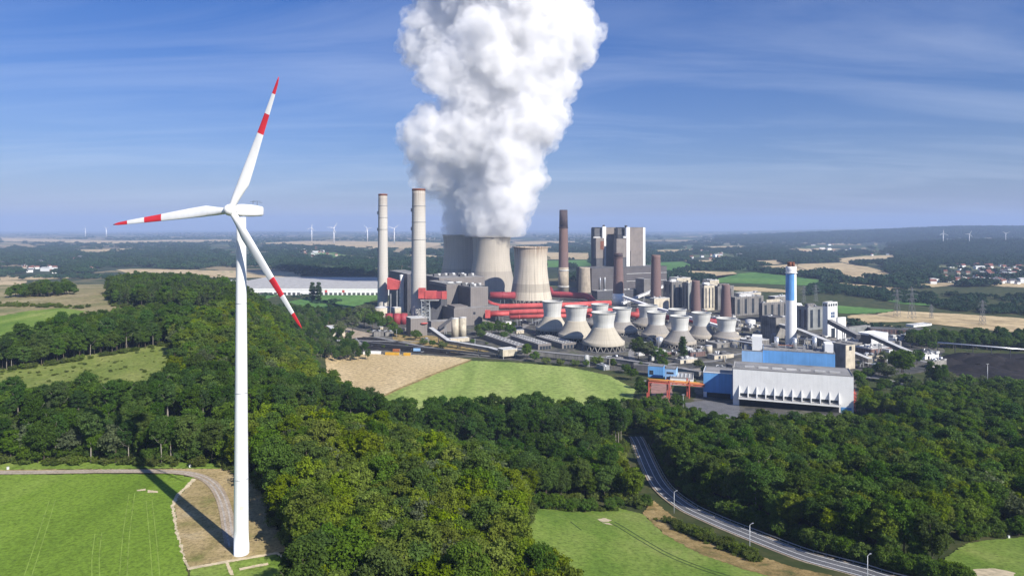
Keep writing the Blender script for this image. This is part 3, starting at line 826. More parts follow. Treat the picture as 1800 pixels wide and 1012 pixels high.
AREA = {'a': ('in the wood to the right of the big wind turbine', 'trees of the wood beside the turbine'),
        'b': ('in the wood edge behind the small meadow by the road', 'trees behind the meadow'),
        'd': ('in the tree row behind the farm track', 'trees behind the farm track'),
        'e': ('in the second tree row under the clearing', 'trees under the clearing'),
        'j': ('in the wood to the right of the curving road', 'trees right of the road'),
        'c': ('in the belt in front of the striped field', 'trees before the striped field')}
LOOK = {'bright': 'leafy yellowish green tree', 'mid': 'leafy mid green tree', 'tall': 'slender dark green tree',
        'grey': 'greyish green broad tree', 'bushy': 'bushy green tree with low branches'}
quota = 262; single = []
for p in vis:
    if p[4] in AREA and len(single) < quota: single.append(p)
ss = set(id(p) for p in single)
for p in single:
    x, y, k, s, nm = p; look = LOOK[k.rstrip('0123')]
    ar, gpn = AREA[nm]
    tree(k, x, y, s, look + ' standing ' + ar, 'tree', look + 's, ' + gpn)

def scatter(name, pts, keys, label=None, kind='stuff'):
    """one object of many trees: points that carry a variant, a turn and a size"""
    me = bpy.data.meshes.new(name)
    me.from_pydata([(p[0], p[1], float(ground_z(p[0],p[1]))-0.15) for p in pts], [], [])
    for an, tp, vals in (('vi','INT',[keys.index(p[2]) for p in pts]), ('rot','FLOAT',[random.uniform(0,6.28) for _ in pts]), ('scl','FLOAT',[p[3] for p in pts])):
        a = me.attributes.new(an, tp, 'POINT'); a.data.foreach_set('value', vals)
    o = bpy.data.objects.new(name, me); col.objects.link(o)
    ng = bpy.data.node_groups.new(name+'_nodes', 'GeometryNodeTree')
    ng.interface.new_socket('Geometry', in_out='INPUT', socket_type='NodeSocketGeometry')
    ng.interface.new_socket('Geometry', in_out='OUTPUT', socket_type='NodeSocketGeometry')
    N, L = ng.nodes, ng.links
    gi = N.new('NodeGroupInput'); go = N.new('NodeGroupOutput')
    def attr(nm, tp):
        a = N.new('GeometryNodeInputNamedAttribute'); a.data_type = tp; a.inputs['Name'].default_value = nm; return a.outputs['Attribute']
    join = N.new('GeometryNodeJoinGeometry')
    g2i = N.new('GeometryNodeGeometryToInstance')
    srcs = []
    for k in keys:
        for part in ('crown','trunk'):
            if part == 'trunk' and VAR[k].get('trunk') is None: continue
            ob = bpy.data.objects.new('source_'+part, VAR[k][part])   # not linked: a mesh for the nodes to read
            srcs.append((k, ob))
    # one instance per variant: join the crown and trunk of a variant into one instance
    for k in reversed(keys):
        jj = N.new('GeometryNodeJoinGeometry')
        for kk, ob in srcs:
            if kk == k:
                oi = N.new('GeometryNodeObjectInfo'); oi.inputs['Object'].default_value = ob
                L.new(oi.outputs['Geometry'], jj.inputs[0])
        gg = N.new('GeometryNodeGeometryToInstance'); L.new(jj.outputs[0], gg.inputs[0])
        L.new(gg.outputs[0], join.inputs[0])
    iop = N.new('GeometryNodeInstanceOnPoints')
    iop.inputs['Pick Instance'].default_value = True
    L.new(gi.outputs[0], iop.inputs['Points']); L.new(join.outputs[0], iop.inputs['Instance'])
    L.new(attr('vi','INT'), iop.inputs['Instance Index'])
    cv = N.new('ShaderNodeCombineXYZ'); L.new(attr('rot','FLOAT'), cv.inputs['Z'])
    L.new(cv.outputs[0], iop.inputs['Rotation']); L.new(attr('scl','FLOAT'), iop.inputs['Scale'])
    L.new(iop.outputs[0], go.inputs[0])
    md = o.modifiers.new('trees', 'NODES'); md.node_group = ng
    if kind: o['kind'] = kind
    if label: o['label'] = label
    return o
rest = [p for p in POINTS if id(p) not in ss]
keys = BR+MI+TA+PI_+GR+BU+SH
o = scatter('woodland', rest, keys, 'dense green woods covering the hill and the ground between the fields'); o['category'] = 'woodland'
# undergrowth along wood edges
ug = []
for nm, poly, kinds, sp, _s in WOODS[:10]:
    n = len(poly)
    for i in range(n):
        a, b = Vector(poly[i]), Vector(poly[(i+1)%n]); L_ = (b-a).length
        for j in range(int(L_/2.6)):
            q = a.lerp(b, random.random()) + Vector((random.uniform(-2.2,1.8), random.uniform(-2.2,1.8)))
            if road_d(q.x,q.y) > 7.5 and (Vector((q.x,q.y))-TB.xy).length > 12: ug.append((q.x, q.y, random.choice(SH), random.uniform(0.4,1.0), nm))
for _ in range(120):   # bushes on the road verge
    a_ = at(1165,915).xy.lerp(at(1330,985).xy, random.random()**0.8); q = a_ + Vector((random.uniform(-3,3), random.uniform(-3.5,2.5)))
    if road_d(q.x,q.y) > 7: ug.append((q.x, q.y, random.choice(SH), random.uniform(0.25,0.75), 'v'))
for i in range(10, len(road)-2):   # thick low growth on the wood side of the road and behind the farm track
    d_ = (road[i+1]-road[i-1]).normalized(); n_ = Vector((d_.y,-d_.x))
    if road[i].y < 400:
        for _ in range(3):
            q = road[i] - n_*(random.uniform(7.5,12.5)) + d_*random.uniform(-2,2)
            ug.append((q.x, q.y, random.choice(BU+BU+SH), random.uniform(0.32,0.62), 'r'))
for _ in range(150):
    q = at(random.uniform(-150,440), random.uniform(800,815)).xy
    ug.append((q.x, q.y, random.choice(BU+SH+SH), random.uniform(0.35,0.7), 't'))
for a_, b_ in (((925,890),(1135,894)),((450,840),(520,970)),((1690,952),(1800,940))):
    for _ in range(45):
        q = at(*a_).xy.lerp(at(*b_).xy, random.random()) + Vector((random.uniform(0,3),random.uniform(0,4)))
        if (q-TB.xy).length > 14: ug.append((q.x, q.y, random.choice(BU+SH), random.uniform(0.3,0.6), 'm'))
for _ in range(230):   # green between the plant's buildings
    u_, v_ = random.uniform(600,1660), random.uniform(560,660)
    if v_ > 612 and u_ < 1125: continue
    q = at(u_, v_).xy
    n_ = mnoise.noise((q.x*0.012, q.y*0.012, 2.0))
    if n_ > 0.12: ug.append((q.x, q.y, random.choice(BU+SH), random.uniform(0.35,0.75), 'p'))
CLEAR_ = gp([(-60,660),(60,642),(150,627),(240,614),(297,607),(312,668),(250,690),(100,695),(-60,700)])
for _ in range(230):   # scrub on the clearing
    q = at(random.uniform(-40,312), random.uniform(612,700)).xy
    if inside(CLEAR_, q.x, q.y):
        ug.append((q.x, q.y, random.choice(SH), random.uniform(0.18,0.42), 'x'))
o = scatter('undergrowth', ug, SH+BU, 'low bushes along the wood edges and over the clearing'); o['category'] = 'undergrowth'

# far woods: coarse tree clumps on the plain
L_far = leaf_mat('far_leaves', (0.030,0.060,0.030), 0.03, 0.5, 0.1)
def clump_mesh(seed, n, w):
    r = np.random.default_rng(seed); P = []; N = []
    for c in range(n):
        ctr = np.array([r.uniform(-w,w), r.uniform(-w,w), r.uniform(5,11)]); cr = r.uniform(4,7.5)
        q = r.normal(0,1,(46,3)); q /= np.linalg.norm(q,axis=1,keepdims=True); q[:,2] = np.abs(q[:,2])*1.1-0.35
        P.append(ctr + q*cr); N.append(q)
    P = np.concatenate(P); N = np.concatenate(N)
    P[:,2] = np.maximum(P[:,2], 0.5)
    return mesh_np('clump', leaf_cloud(P, N, 3.4, 0.35, r), len(P), L_far)
for i in range(4):
    VAR['far%d'%i] = dict(kind='far', crown=clump_mesh(200+i, 9, 15), trunk=None, H=16, cr=18)
FA = ['far%d'%i for i in range(4)]
FIELDPOLY = [[(x, y) for x, y in poly] for k, poly in FIELDS]
def in_field(u, v): return any(inside(p, u, v) for p in FIELDPOLY)
fp = []
rf = random.Random(5)
def dens(u, v):
    """chance of wood at a pixel of the plain"""
    q = mnoise.noise((u*0.008, v*0.045, 3.1)) + 0.6*mnoise.noise((u*0.03, v*0.12, 8.3))
    return q
for _ in range(26000):
    u = rf.uniform(-250, 2050); v = 409 + 95*rf.random()**1.25
    if 560 < u < 1500 and v > 500: continue
    if u < 380 and v > 487: continue
    if 250 < u < 680 and v > 484: continue
    if in_field(u, v) or (in_field(u, v-1.2) and rf.random()<0.7): continue
    bias = 0.30 if v < 470 else 0.05
    if u > 1480 and v > 505: bias = 0.0
    if u > 1615 and 464 < v < 500 and rf.random() < 0.9: continue
    if dens(u, v) + bias < 0.04: continue
    q = at(u, v)
    fp.append((q.x, q.y, rf.choice(FA), rf.uniform(0.7,1.35), 'far'))
for _ in range(5200):   # the dark wooded hill on the right horizon
    k_ = rf.uniform(0.30, 0.95); Y_ = rf.uniform(6200, 9600)
    fp.append((k_*Y_, Y_, rf.choice(FA), rf.uniform(1.2,2.2), 'far'))
# the wooded ridge at the right and its foot
for _ in range(5200):
    u = rf.uniform(1560, 2100); v = 424 + 66*rf.random()
    if in_field(u, v) or (1640 < u and 466 < v < 500 and rf.random() < 0.95): continue
    q = at(u, v); fp.append((q.x, q.y, rf.choice(FA), rf.uniform(0.8,1.3), 'far'))
# hedges and copses by name of place
def hedge(pts, n, spread, s=(0.35,0.7)):
    for _ in range(n):
        i = rf.randrange(len(pts)-1); t = rf.random()
        u = pts[i][0]*(1-t)+pts[i+1][0]*t; v = pts[i][1]*(1-t)+pts[i+1][1]*t + rf.uniform(-spread,spread)
        q = at(u, v); fp.append((q.x, q.y, rf.choice(FA), rf.uniform(*s), 'far'))
hedge([(1262,466),(1320,471),(1345,477),(1395,485)], 60, 1.0); hedge([(1264,458),(1320,464)], 60, 4.0, (0.5,0.9))
hedge([(1400,486),(1460,488),(1500,493),(1560,503),(1640,508)], 90, 1.0); hedge([(1475,494),(1600,510)], 40, 0.6)
hedge([(1165,487),(1250,492)], 80, 5, (0.5,0.9)); hedge([(1240,502),(1330,507),(1400,512)], 110, 4, (0.4,0.8))
hedge([(1400,520),(1440,508),(1500,513),(1560,522),(1640,528),(1800,530)], 260, 8, (0.4,0.8))
hedge([(1640,536),(1720,545),(1800,548),(1950,560)], 160, 6, (0.4,0.7)); hedge([(1590,500),(1600,480)], 60, 6, (0.5,0.9))
hedge([(1480,560),(1500,570),(1560,580),(1620,588)], 40, 4, (0.3,0.5))
hedge([(0,490),(130,487),(200,488)], 70, 3, (0.4,0.7)); hedge([(430,520),(490,512),(560,530),(640,545)], 60, 6, (0.25,0.45))
hedge([(680,470),(760,478),(780,490)], 80, 6, (0.5,0.9))
fp = [p for p in fp if not (600 < CX+F*p[0]/p[1] < 1420 and p[1] < 1750)]
o = scatter('far_woods', fp, FA, 'dark far woods and hedges across the hazy plain'); o['category'] = 'woods'

# ------------------------------------------------------------------ haze
def build_haze():
    m = bpy.data.materials.new('haze_air'); m.use_nodes = True
    nt = m.node_tree; nt.nodes.clear(); out = nt.nodes.new('ShaderNodeOutputMaterial')
    v = nt.nodes.new('ShaderNodeVolumePrincipled')
    v.inputs['Color'].default_value = (0.48,0.63,0.96,1); v.inputs['Density'].default_value = 7.8e-5
    v.inputs['Anisotropy'].default_value = 0.0
    nt.links.new(v.outputs[0], out.inputs['Volume'])
    mb = MB(); mb.box(-33500,-360,-12,33500,30500,560)
    o = mb.build('haze', m); o['kind'] = 'stuff'
build_haze()
# ------------------------------------------------------------------ power station materials
C_tower = None
def tower_mat(name, base, lower, zsplit, streaks=0.35, rim_rust=0.0, H=100, zs2=None):
    """cooling tower shell: lift rings, vertical run-off streaks, a differently toned lower zone"""
    m, nt, out = _nt(name); b = principled(nt, out, 0.9, spec=0.15)
    tc = nt.nodes.new('ShaderNodeTexCoord'); sp = nt.nodes.new('ShaderNodeSeparateXYZ'); nt.links.new(tc.outputs['Object'], sp.inputs[0])
    ang = math_node(nt, 'ARCTAN2', sp.outputs['Y'], sp.outputs['X'])
    cv = nt.nodes.new('ShaderNodeCombineXYZ'); nt.links.new(math_node(nt,'MULTIPLY',ang,14.0), cv.inputs['X']); nt.links.new(math_node(nt,'MULTIPLY',sp.outputs['Z'],0.012), cv.inputs['Y'])
    st = tex_noise(nt, cv.outputs[0], 1.0, 5, 0.65)
    n = tex_noise(nt, coords(nt), 0.03, 5)
    cc = ramp(nt, n, [(0.3, tuple(x*0.9 for x in base)), (0.7, base)])
    step = ramp(nt, math_node(nt, 'DIVIDE', sp.outputs['Z'], H), [(max(0.001,zsplit-0.004), 0.0), (zsplit+0.004, 1.0)])
    if zs2:
        step = ramp(nt, math_node(nt, 'DIVIDE', sp.outputs['Z'], H), [(zs2-0.004, 1.0), (zs2+0.004, 0.0), (zsplit-0.004, 0.0), (zsplit+0.004, 1.0)])
    low = mix(nt, 1.0, cc, lower, 'MULTIPLY')
    cc = mix(nt, step, low, cc)
    cc = mix(nt, 1.0, cc, ramp(nt, st, [(0.32, 1-streaks), (0.52, 1.0), (0.8, 1.06)]), 'MULTIPLY')
    rib = math_node(nt, 'FRACT', math_node(nt, 'MULTIPLY', ang, 60/6.2832))
    cc = mix(nt, 1.0, cc, ramp(nt, rib, [(0.0,0.93),(0.12,0.93),(0.2,1.0)]), 'MULTIPLY')
    ring = math_node(nt, 'FRACT', math_node(nt, 'DIVIDE', sp.outputs['Z'], 4.6))
    cc = mix(nt, 1.0, cc, ramp(nt, ring, [(0.0,0.93),(0.10,0.93),(0.16,1.0)]), 'MULTIPLY')
    if rim_rust:
        z = math_node(nt, 'DIVIDE', sp.outputs['Z'], H)
        k = math_node(nt, 'MULTIPLY', ramp(nt, z, [(0.78,0.0),(1.0,1.0)]), ramp(nt, st, [(0.4,1.0),(0.65,0.15)]))
        cc = mix(nt, math_node(nt,'MULTIPLY',k,rim_rust), cc, (0.20,0.11,0.06))
    nt.links.new(cc, b.inputs['Base Color'])
    return m
T_big = tower_mat('tower_concrete', (0.47,0.425,0.355), (0.80,0.80,0.82), 0.42, 0.16, 0, 124)
T_mid = tower_mat('stained_concrete', (0.60,0.535,0.43), (0.74,0.74,0.74), 0.36, 0.40, 0.8, 105, 0.22)
T_neck = tower_mat('pale_neck', (0.59,0.59,0.555), (1,1,1), 0.02, 0.18, 0.15, 45)
T_skirt = tower_mat('skirt_concrete', (0.48,0.435,0.35), (1.05,1.05,1.05), 0.02, 0.20, 0, 45)
T_skirt2 = tower_mat('grey_skirt_concrete', (0.30,0.28,0.255), (1.25,1.2,1.1), 0.2, 0.25, 0, 45)
M_in = plain('tower_inside', (0.20,0.19,0.18), 0.95, var=0.2)
M_stackp = tower_mat('stack_concrete', (0.56,0.535,0.48), (1.0,1.0,1.0), 0.02, 0.18, 0.55, 196)
M_brick = tower_mat('stack_brick', (0.20,0.135,0.125), (1.1,1.05,1.05), 0.03, 0.22, 0.2, 95)
M_brickd = plain('dark_brick', (0.085,0.065,0.070), 0.9, var=0.2)
M_beige = plain('beige_concrete', (0.40,0.34,0.26), 0.9, var=0.15)
M_rust = plain('rusty_rim', (0.22,0.085,0.05), 0.9, var=0.3, scale=0.4)
M_paleband = plain('pale_band', (0.58,0.57,0.54), 0.8)
G_warm = ribbed('warm_grey_cladding', (0.205,0.185,0.172), 3.2, 0.10, 0.08)
G_dark = ribbed('dark_and_shaded_cladding', (0.085,0.085,0.095), 3.6, 0.15, 0.12)  # dark cladding; also carries the shade painted onto some wall faces
G_mid = ribbed('grey_facade', (0.20,0.19,0.178), 4.2, 0.30, 0.2)
G_conc = plain('grey_concrete', (0.27,0.255,0.23), 0.9, var=0.28, scale=0.08)
G_glass = ribbed('glazed_facade', (0.30,0.31,0.30), 2.2, 0.6, 0.2)
G_cream = plain('cream_wall', (0.55,0.49,0.38), 0.85, var=0.18)
G_white = plain('white_wall', (0.82,0.82,0.80), 0.7, var=0.04)
G_blue = plain('blue_cladding', (0.14,0.36,0.70), 0.55, var=0.10, scale=0.07)
G_bluep = plain('pale_blue_cladding', (0.30,0.50,0.76), 0.55, var=0.06)
G_brick = ribbed('red_brown_facade', (0.15,0.085,0.075), 3.0, 0.5, 0.15, c2=(0.30,0.27,0.25))
R_grey = plain('grey_roof', (0.24,0.235,0.23), 0.9, var=0.25, scale=0.06, streak=False)
R_dark = plain('dark_roof', (0.11,0.11,0.115), 0.9, var=0.25, scale=0.06, streak=False)
R_pale = plain('pale_roof', (0.50,0.50,0.49), 0.85, var=0.2, scale=0.06, streak=False)
R_solar = ribbed('warehouse_roof', (0.46,0.45,0.43), 9.0, 0.22, 0.14, 0.95)
P_red = plain('red_pipe', (0.50,0.085,0.078), 0.6, var=0.22, scale=0.08, streak=False, spec=0.4)
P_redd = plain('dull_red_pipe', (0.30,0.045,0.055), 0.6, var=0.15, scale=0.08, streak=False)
P_orange = plain('orange_steel', (0.42,0.14,0.05), 0.6, var=0.15)
P_redsteel = plain('red_steel', (0.40,0.085,0.06), 0.6, var=0.12)
M_steel = plain('grey_steel', (0.30,0.31,0.32), 0.5, var=0.15)
M_silver = plain('silver_cladding', (0.62,0.63,0.64), 0.3, metal=0.6, var=0.08)
M_window = plain('window_glass', (0.035,0.045,0.06), 0.15, var=0.2, spec=0.6)
M_void = plain('dark_opening', (0.02,0.021,0.024), 0.8, var=0.1)
M_yellow = plain('yellow_paint', (0.62,0.36,0.04), 0.55, var=0.12)
M_pyl = plain('pylon_steel', (0.17,0.18,0.19), 0.6, var=0.1)
M_truss = plain('lattice_steel', (0.38,0.40,0.41), 0.5, var=0.1)

# ------------------------------------------------------------------ cooling towers
def hyper(r_base, r_waist, r_top, z0, zw, H, n=26):
    prof = []
    for i in range(n+1):
        z = z0 + (H-z0)*i/n
        if z < zw:
            t = (zw-z)/(zw-z0); r = r_waist + (r_base-r_waist)*(math.sqrt(1+2.2*t*t*1.6)-1)/(math.sqrt(1+2.2*1.6)-1)
        else:
            t = (z-zw)/(H-zw); r = r_waist + (r_top-r_waist)*t**2
        prof.append((r, z))
    return prof
def legs_mb(r0, r1, z0, z1, n, w):
    mb = MB()
    for k in range(n):
        a = 2*math.pi*k/n
        for s in (-1, 1):
            b = a + s*math.pi/n
            mb.bar((r0*math.cos(a), r0*math.sin(a), z0), (r1*math.cos(b), r1*math.sin(b), z1), w)
    return mb
def big_tower(px, pyb, Y, r_b, r_w, r_t, H, mat, label, zwf=0.74):
    P = py_(px, pyb, Y)
    t = thing('cooling_tower', label, 'cooling tower', (P.x, Y, 0), 0)
    prof = hyper(r_b, r_w, r_t, 8.5, H*zwf, H)
    mb = MB(); mb.lathe(prof + [(r_t-1.2, H), (r_t-1.4, H-1.0)] + [(r-1.4, z) for r, z in prof[::-1][1:]], 96, cap0=False, cap1=False)
    mb.build('shell', mat, t)
    mb = MB(); mb.lathe([(r_t+0.15, H-2.2),(r_t+1.0, H-1.8),(r_t+1.0, H+0.2),(r_t-0.2, H+0.5)], 96, cap0=False, cap1=False); mb.build('rim_ring', mat, t)
    legs_mb(r_b+2.0, r_b-0.4, 0, 8.8, 28, 1.2).build('support_leg_ring', G_conc, t)
    mb = MB(); mb.cyl(0,0,-0.3,1.2,r_b+5,n=72); mb.build('basin', G_conc, t)
    return t
big_tower(811, 522, 1490, 52, 37.5, 40.5, 124, T_big, 'big steaming concrete cooling tower partly hidden behind its twin, left one')
big_tower(864, 530, 1400, 52, 37, 40, 122.5, T_big, 'big pale concrete cooling tower steaming in front of its twin')
big_tower(933, 533, 1262, 39, 30.2, 32, 104.5, T_mid, 'streaked concrete cooling tower without steam, right of the steaming pair', 0.72)
def small_tower(cx, pt, hw, pn, pb, hb, plegs, label, grey=False, scale=1.0):
    """squat cooler: wide conical skirt on V legs, flared pale neck"""
    Y = CAM_H*F/(plegs-HY); m = Y/F
    Zt = CAM_H-(pt-HY)*m; Zn = CAM_H-(pn-HY)*m; Zb = CAM_H-(pb-HY)*m; rt, rb = hw*m, hb*m
    # the neck and eave heights are read on the near side of each ring
    Zn = max(Zn, Zt*0.50); Zb = min(max(Zb, 4.5), 7.5)
    t = thing('small_cooling_tower', label, 'cooling tower', ((cx-CX)*m, Y+rb*0.4, 0), 0, 'squat cooling towers with pale flared necks')
    rn = rt*0.86; S = T_skirt2 if grey else T_skirt
    ez = Zb + 3.2
    sk = [(rb, Zb), (rb*1.01, ez)] + [(rb + (rn-rb)*(u**0.82), ez + (Zn-ez)*(u**1.12)) for u in np.linspace(0.06, 1, 14)]
    mb = MB(); mb.lathe(sk + [(rn-1, Zn-0.2)] + [(r-1.0, z-0.8) for r, z in sk[::-1][1:]], 56, cap0=False, cap1=False); mb.build('skirt', S, t)
    nk = [(rn+0.02, Zn-0.3)] + [(rn*(1-0.03*math.sin(math.pi*min(1,u*1.6)))+(rt-rn)*u**1.7, Zn+(Zt-Zn)*u) for u in np.linspace(0.05,1,10)]
    mb = MB(); mb.lathe(nk + [(rt+0.45, Zt), (rt+0.45, Zt+0.6), (rt-0.6, Zt+0.6)] + [(r-0.7, z) for r, z in nk[::-1]], 56, cap0=False, cap1=False); mb.build('neck', T_neck, t)
    legs_mb(rb+0.8, rb-0.6, 0, Zb+0.3, 22, 0.75).build('support_leg_ring', G_conc, t)
    mb = MB(); mb.cyl(0,0,-0.2,1.0,rb+2.5,n=56); mb.build('basin', R_dark, t)
    mb = MB(); mb.cyl(0,0,1.0,Zb-0.5,rb*0.86,n=40); mb.build('fill_pack', M_void, t)
    return t
small_tower(971.5, 531, 18, 557, 579, 29, 590, 'squat beige cooling tower, leftmost of the front row, before the red pipes')
small_tower(1014, 540, 20.5, 564, 592, 32.5, 601, 'squat beige cooling tower in the middle of the front row of three')
small_tower(1063, 551, 21.5, 576, 606, 37, 617, 'largest squat beige cooling tower, nearest the viewer, with zigzag legs')
small_tower(1056, 536, 15.5, 556, 570, 27, 578, 'squat cooling tower almost hidden behind the nearest beige one', True)
small_tower(1095, 543, 17, 566, 583, 28, 589, 'squat grey skirted cooling tower just right of the nearest beige one', True)
small_tower(1141, 538, 17.5, 558, 572, 27, 579, 'squat cooling tower under the sloping white conveyor, partly hidden', True)
small_tower(1156, 550, 17, 571, 592, 26.5, 598, 'squat grey skirted cooling tower left of the green poplar', True)
small_tower(1193, 545, 16, 566, 580, 26, 586, 'squat cooling tower hidden behind the one beside the poplar', True)
small_tower(1197.5, 557, 17, 581, 604, 29, 612, 'squat grey cooling tower with cream eave standing behind the poplar', True)
small_tower(1235.5, 551, 17, 573, 594, 25, 600, 'squat grey cooling tower in front of the shorter brown stacks', True)
small_tower(1280, 561, 17.5, 584, 596, 24, 604, 'squat pale necked cooling tower rightmost of all, among pipe racks', True)

# ------------------------------------------------------------------ stacks
def stack(name, px, pyb, Y, pyt, w0, w1, label, mats, bands=(), n=40, extra=None):
    m = Y/F; H = CAM_H-(pyt-HY)*m; r0, r1 = w0*m/2, w1*m/2
    t = thing(name, label, 'chimney', ((px-CX)*m, Y, 0), 0)
    zs = [0] + sorted(b[0]*H for b in bands) + [H]
    rad = lambda z: r0 + (r1-r0)*(z/H)
    mb = MB(); nseg = 24
    pr = [(rad(H*i/nseg), H*i/nseg) for i in range(nseg+1)]
    mb.lathe(pr + [(r1-0.8, H), (r1-1.0, H-6)], n, cap0=True, cap1=True); mb.build('shaft', mats[0], t)
    for z0, z1, mt, ex, nm in bands:
        a, b = z0*H, z1*H
        mb = MB(); mb.lathe([(rad(a)+0.02,a),(rad(a)+ex,a+0.01),(rad(b)+ex,b-0.01),(rad(b)-0.3,b+(0.12 if z1>=1 else 0))], n, cap0=False, cap1=False); mb.build(nm, mt, t)
    return t
t1 = stack('chimney', 673, 548, 1128, 341, 19, 15.5, 'slimmer of two tall pale concrete chimneys, with rusty rim, beside white tank', [M_stackp],
      [(0.985,1.0,M_rust,0.25,'rusty_rim')] + [(q,q+0.003,M_steel,0.5,'platform_ring') for q in (0.70,0.80,0.90)])
t2 = stack('chimney', 736, 568, 1010, 332, 27.5, 23, 'taller and thicker pale concrete chimney with rusty rim, passing the red duct', [M_stackp],
      [(0.985,1.0,M_rust,0.25,'rusty_rim')] + [(q,q+0.003,M_steel,0.5,'platform_ring') for q in (0.62,0.75,0.87)])
# ladder cages on the two pale stacks
for t, Y, w, H in ((t1,1128,17.5,195),(t2,1010,25,197)):
    mb = MB(); r = w*Y/F/2
    for z in (0.35,0.52,0.7,0.84): mb.box(-r-1.1, -0.9, H*z-2, -r+0.5, 0.9, H*z+3)
    mb.build('ladder_cage', M_steel, t)
stack('chimney', 990.5, 514, 1490, 369, 19, 14, 'tall brown brick chimney with beige foot and pale ring right of the streaked tower', [M_brick],
      [(0.001,0.30,M_beige,0.10,'beige_foot'),(0.255,0.27,M_paleband,0.6,'pale_ring'),(0.055,0.075,M_paleband,0.8,'pale_ring'),(0.775,0.79,M_brickd,0.7,'dark_ring'),(0.79,1.0,M_brickd,0.06,'dark_cap')])
stack('chimney', 1027.5, 512, 1470, 470, 22, 19, 'short thick beige chimney in front of the dark boiler house', [M_beige])
stack('chimney', 1087, 535, 1240, 445, 20, 15, 'brown brick chimney standing right in front of the tall boiler house', [M_brick], [(0.93,1.0,M_brickd,0.12,'dark_cap'),(0.905,0.915,M_brickd,0.6,'dark_ring'),(0.001,0.22,G_white,0.7,'pale_foot')])
stack('chimney', 1153, 527, 1175, 448, 20, 15.5, 'brown brick chimney right of the tall boiler house, on pale block', [M_brick])
stack('chimney', 1223, 552, 1105, 493, 18, 13.5, 'shorter purple brown chimney before the white fronted boiler house', [M_brick])
stack('chimney', 1276, 560, 1050, 500, 20, 13.5, 'shorter brown chimney rising behind the rightmost squat cooling tower', [M_brick])
# white and blue stack of the incinerator
t = stack('chimney', 1390.5, 606, 815, 468, 19, 17.5, 'white chimney with large blue panel and four brown flues on top', [G_white])
m = 815/F; H = CAM_H-(468-HY)*m; r = 18*m/2
for a in (45,135,225,315):
    mb = MB(); mb.cyl(2.6*math.cos(R(a)), 2.6*math.sin(R(a)), H-1, H+5.2, 1.75, n=16); mb.build('flue', M_rust, t)
mb = MB()
V = []; nn = 24; za, zb = CAM_H-(527-HY)*m, CAM_H-(481-HY)*m
for i in range(nn+1):
    a = R(170 + (286-170)*i/nn)
    for z in (za, zb):
        rr = 19*m/2 + (17.5-19)*m/2*(z/H) + 0.12
        V.append((rr*math.cos(a), rr*math.sin(a), z))
mb.add(V, [(2*i,2*i+2,2*i+3,2*i+1) for i in range(nn)], True)
mb.build('blue_panel', G_blue, t)
# platforms
mb = MB(); mb.lathe([(r+0.1,H-8),(r+1.0,H-8),(r+1.0,H-7.2),(r+0.1,H-7.2)],32,cap0=False,cap1=False); mb.build('platform_ring', G_white, t)

# ------------------------------------------------------------------ buildings
A0 = R(26.6)
def building(name, label, cat, L, C, RR, base=None, top=None, h=None, Y=None, a=A0, wall=None, roof=None, d=None, w=None, parapet=True, group=None, z0=0.0):
    """box building: near corner at pixel column C, left end at L, right end at RR"""
    if Y is None: Y = (CAM_H - z0)*F/(base-HY)
    X = (C-CX)/F*Y
    if h is None: h = CAM_H - (top-HY)/F*Y - z0
    if w is None:
        k = (RR-CX)/F; w = (k*Y - X)/(math.cos(a) - k*math.sin(a))
    if d is None:
        if abs(L-C) < 1: d = w*0.7
        else:
            k = (L-CX)/F; d = (k*Y - X)/(-math.sin(a) - k*math.cos(a))
    d, w = abs(d), abs(w)
    t = thing(name, label, cat, (X, Y, z0), a, group)
    mb = MB(); mb.box(0,0,-0.5,w,d,h); mb.build('wall', wall or G_mid, t)
    e = min(0.7, w*0.05)
    mb = MB(); mb.box(e,e,h-0.3,w-e,d-e,h+0.12); rf = mb.build('roof', roof or R_grey, t)
    if parapet:
        mb = MB()
        q = 0.35; z1 = h+0.7
        mb.box(-0.05,-0.05,h-0.02,w+0.05,q,z1); mb.box(-0.05,d-q,h-0.02,w+0.05,d+0.05,z1)
        mb.box(-0.05,q,h-0.02,q,d-q,z1); mb.box(w-q,q,h-0.02,w+0.05,d-q,z1)
        mb.build('parapet', roof or R_grey, t)
    return t, w, d, h
def pbox(t, name, mat, x0,y0,z0,x1,y1,z1):
    mb = MB(); mb.box(x0,y0,z0,x1,y1,z1); return mb.build(name, mat, t)
def win_front(t, x0, z0, x1, z1, mat=None, name='window'): return pbox(t, name, mat or M_window, x0,-0.14,z0,x1,0.2,z1)
def win_side(t, y0, z0, y1, z1, mat=None, name='window'): return pbox(t, name, mat or M_window, -0.14,y0,z0,0.2,y1,z1)
def vents(t, w, d, h, n, rs, mats=None):
    rr = random.Random(rs)
    for i in range(n):
        x, y = rr.uniform(0.12,0.85)*w, rr.uniform(0.12,0.85)*d; s = rr.uniform(1.2,3.2)
        if rr.random() < 0.5: pbox(t, 'roof_vent', rr.choice(mats or [R_pale,R_dark,M_steel]), x-s, y-s*0.7, h+0.13, x+s, y+s*0.7, h+rr.uniform(1.2,3.0))
        else:
            mb = MB(); mb.cyl(x,y,h+0.13,h+rr.uniform(1.4,3.4),s*0.55,n=12); mb.build('roof_fan', rr.choice([R_pale,M_silver,M_steel]), t)
def bays(t, w, d, h, nf, ns, z0=0.12, z1=0.92, mat=None, frac=0.35):
    """tall window bays, each a window of its own"""
    for i in range(nf):
        x = (i+0.5)/nf*w; win_front(t, x-w/nf*frac/2, h*z0, x+w/nf*frac/2, h*z1, mat)
    for i in range(ns):
        y = (i+0.5)/ns*d; win_side(t, y-d/ns*frac/2, h*z0, y+d/ns*frac/2, h*z1, mat)

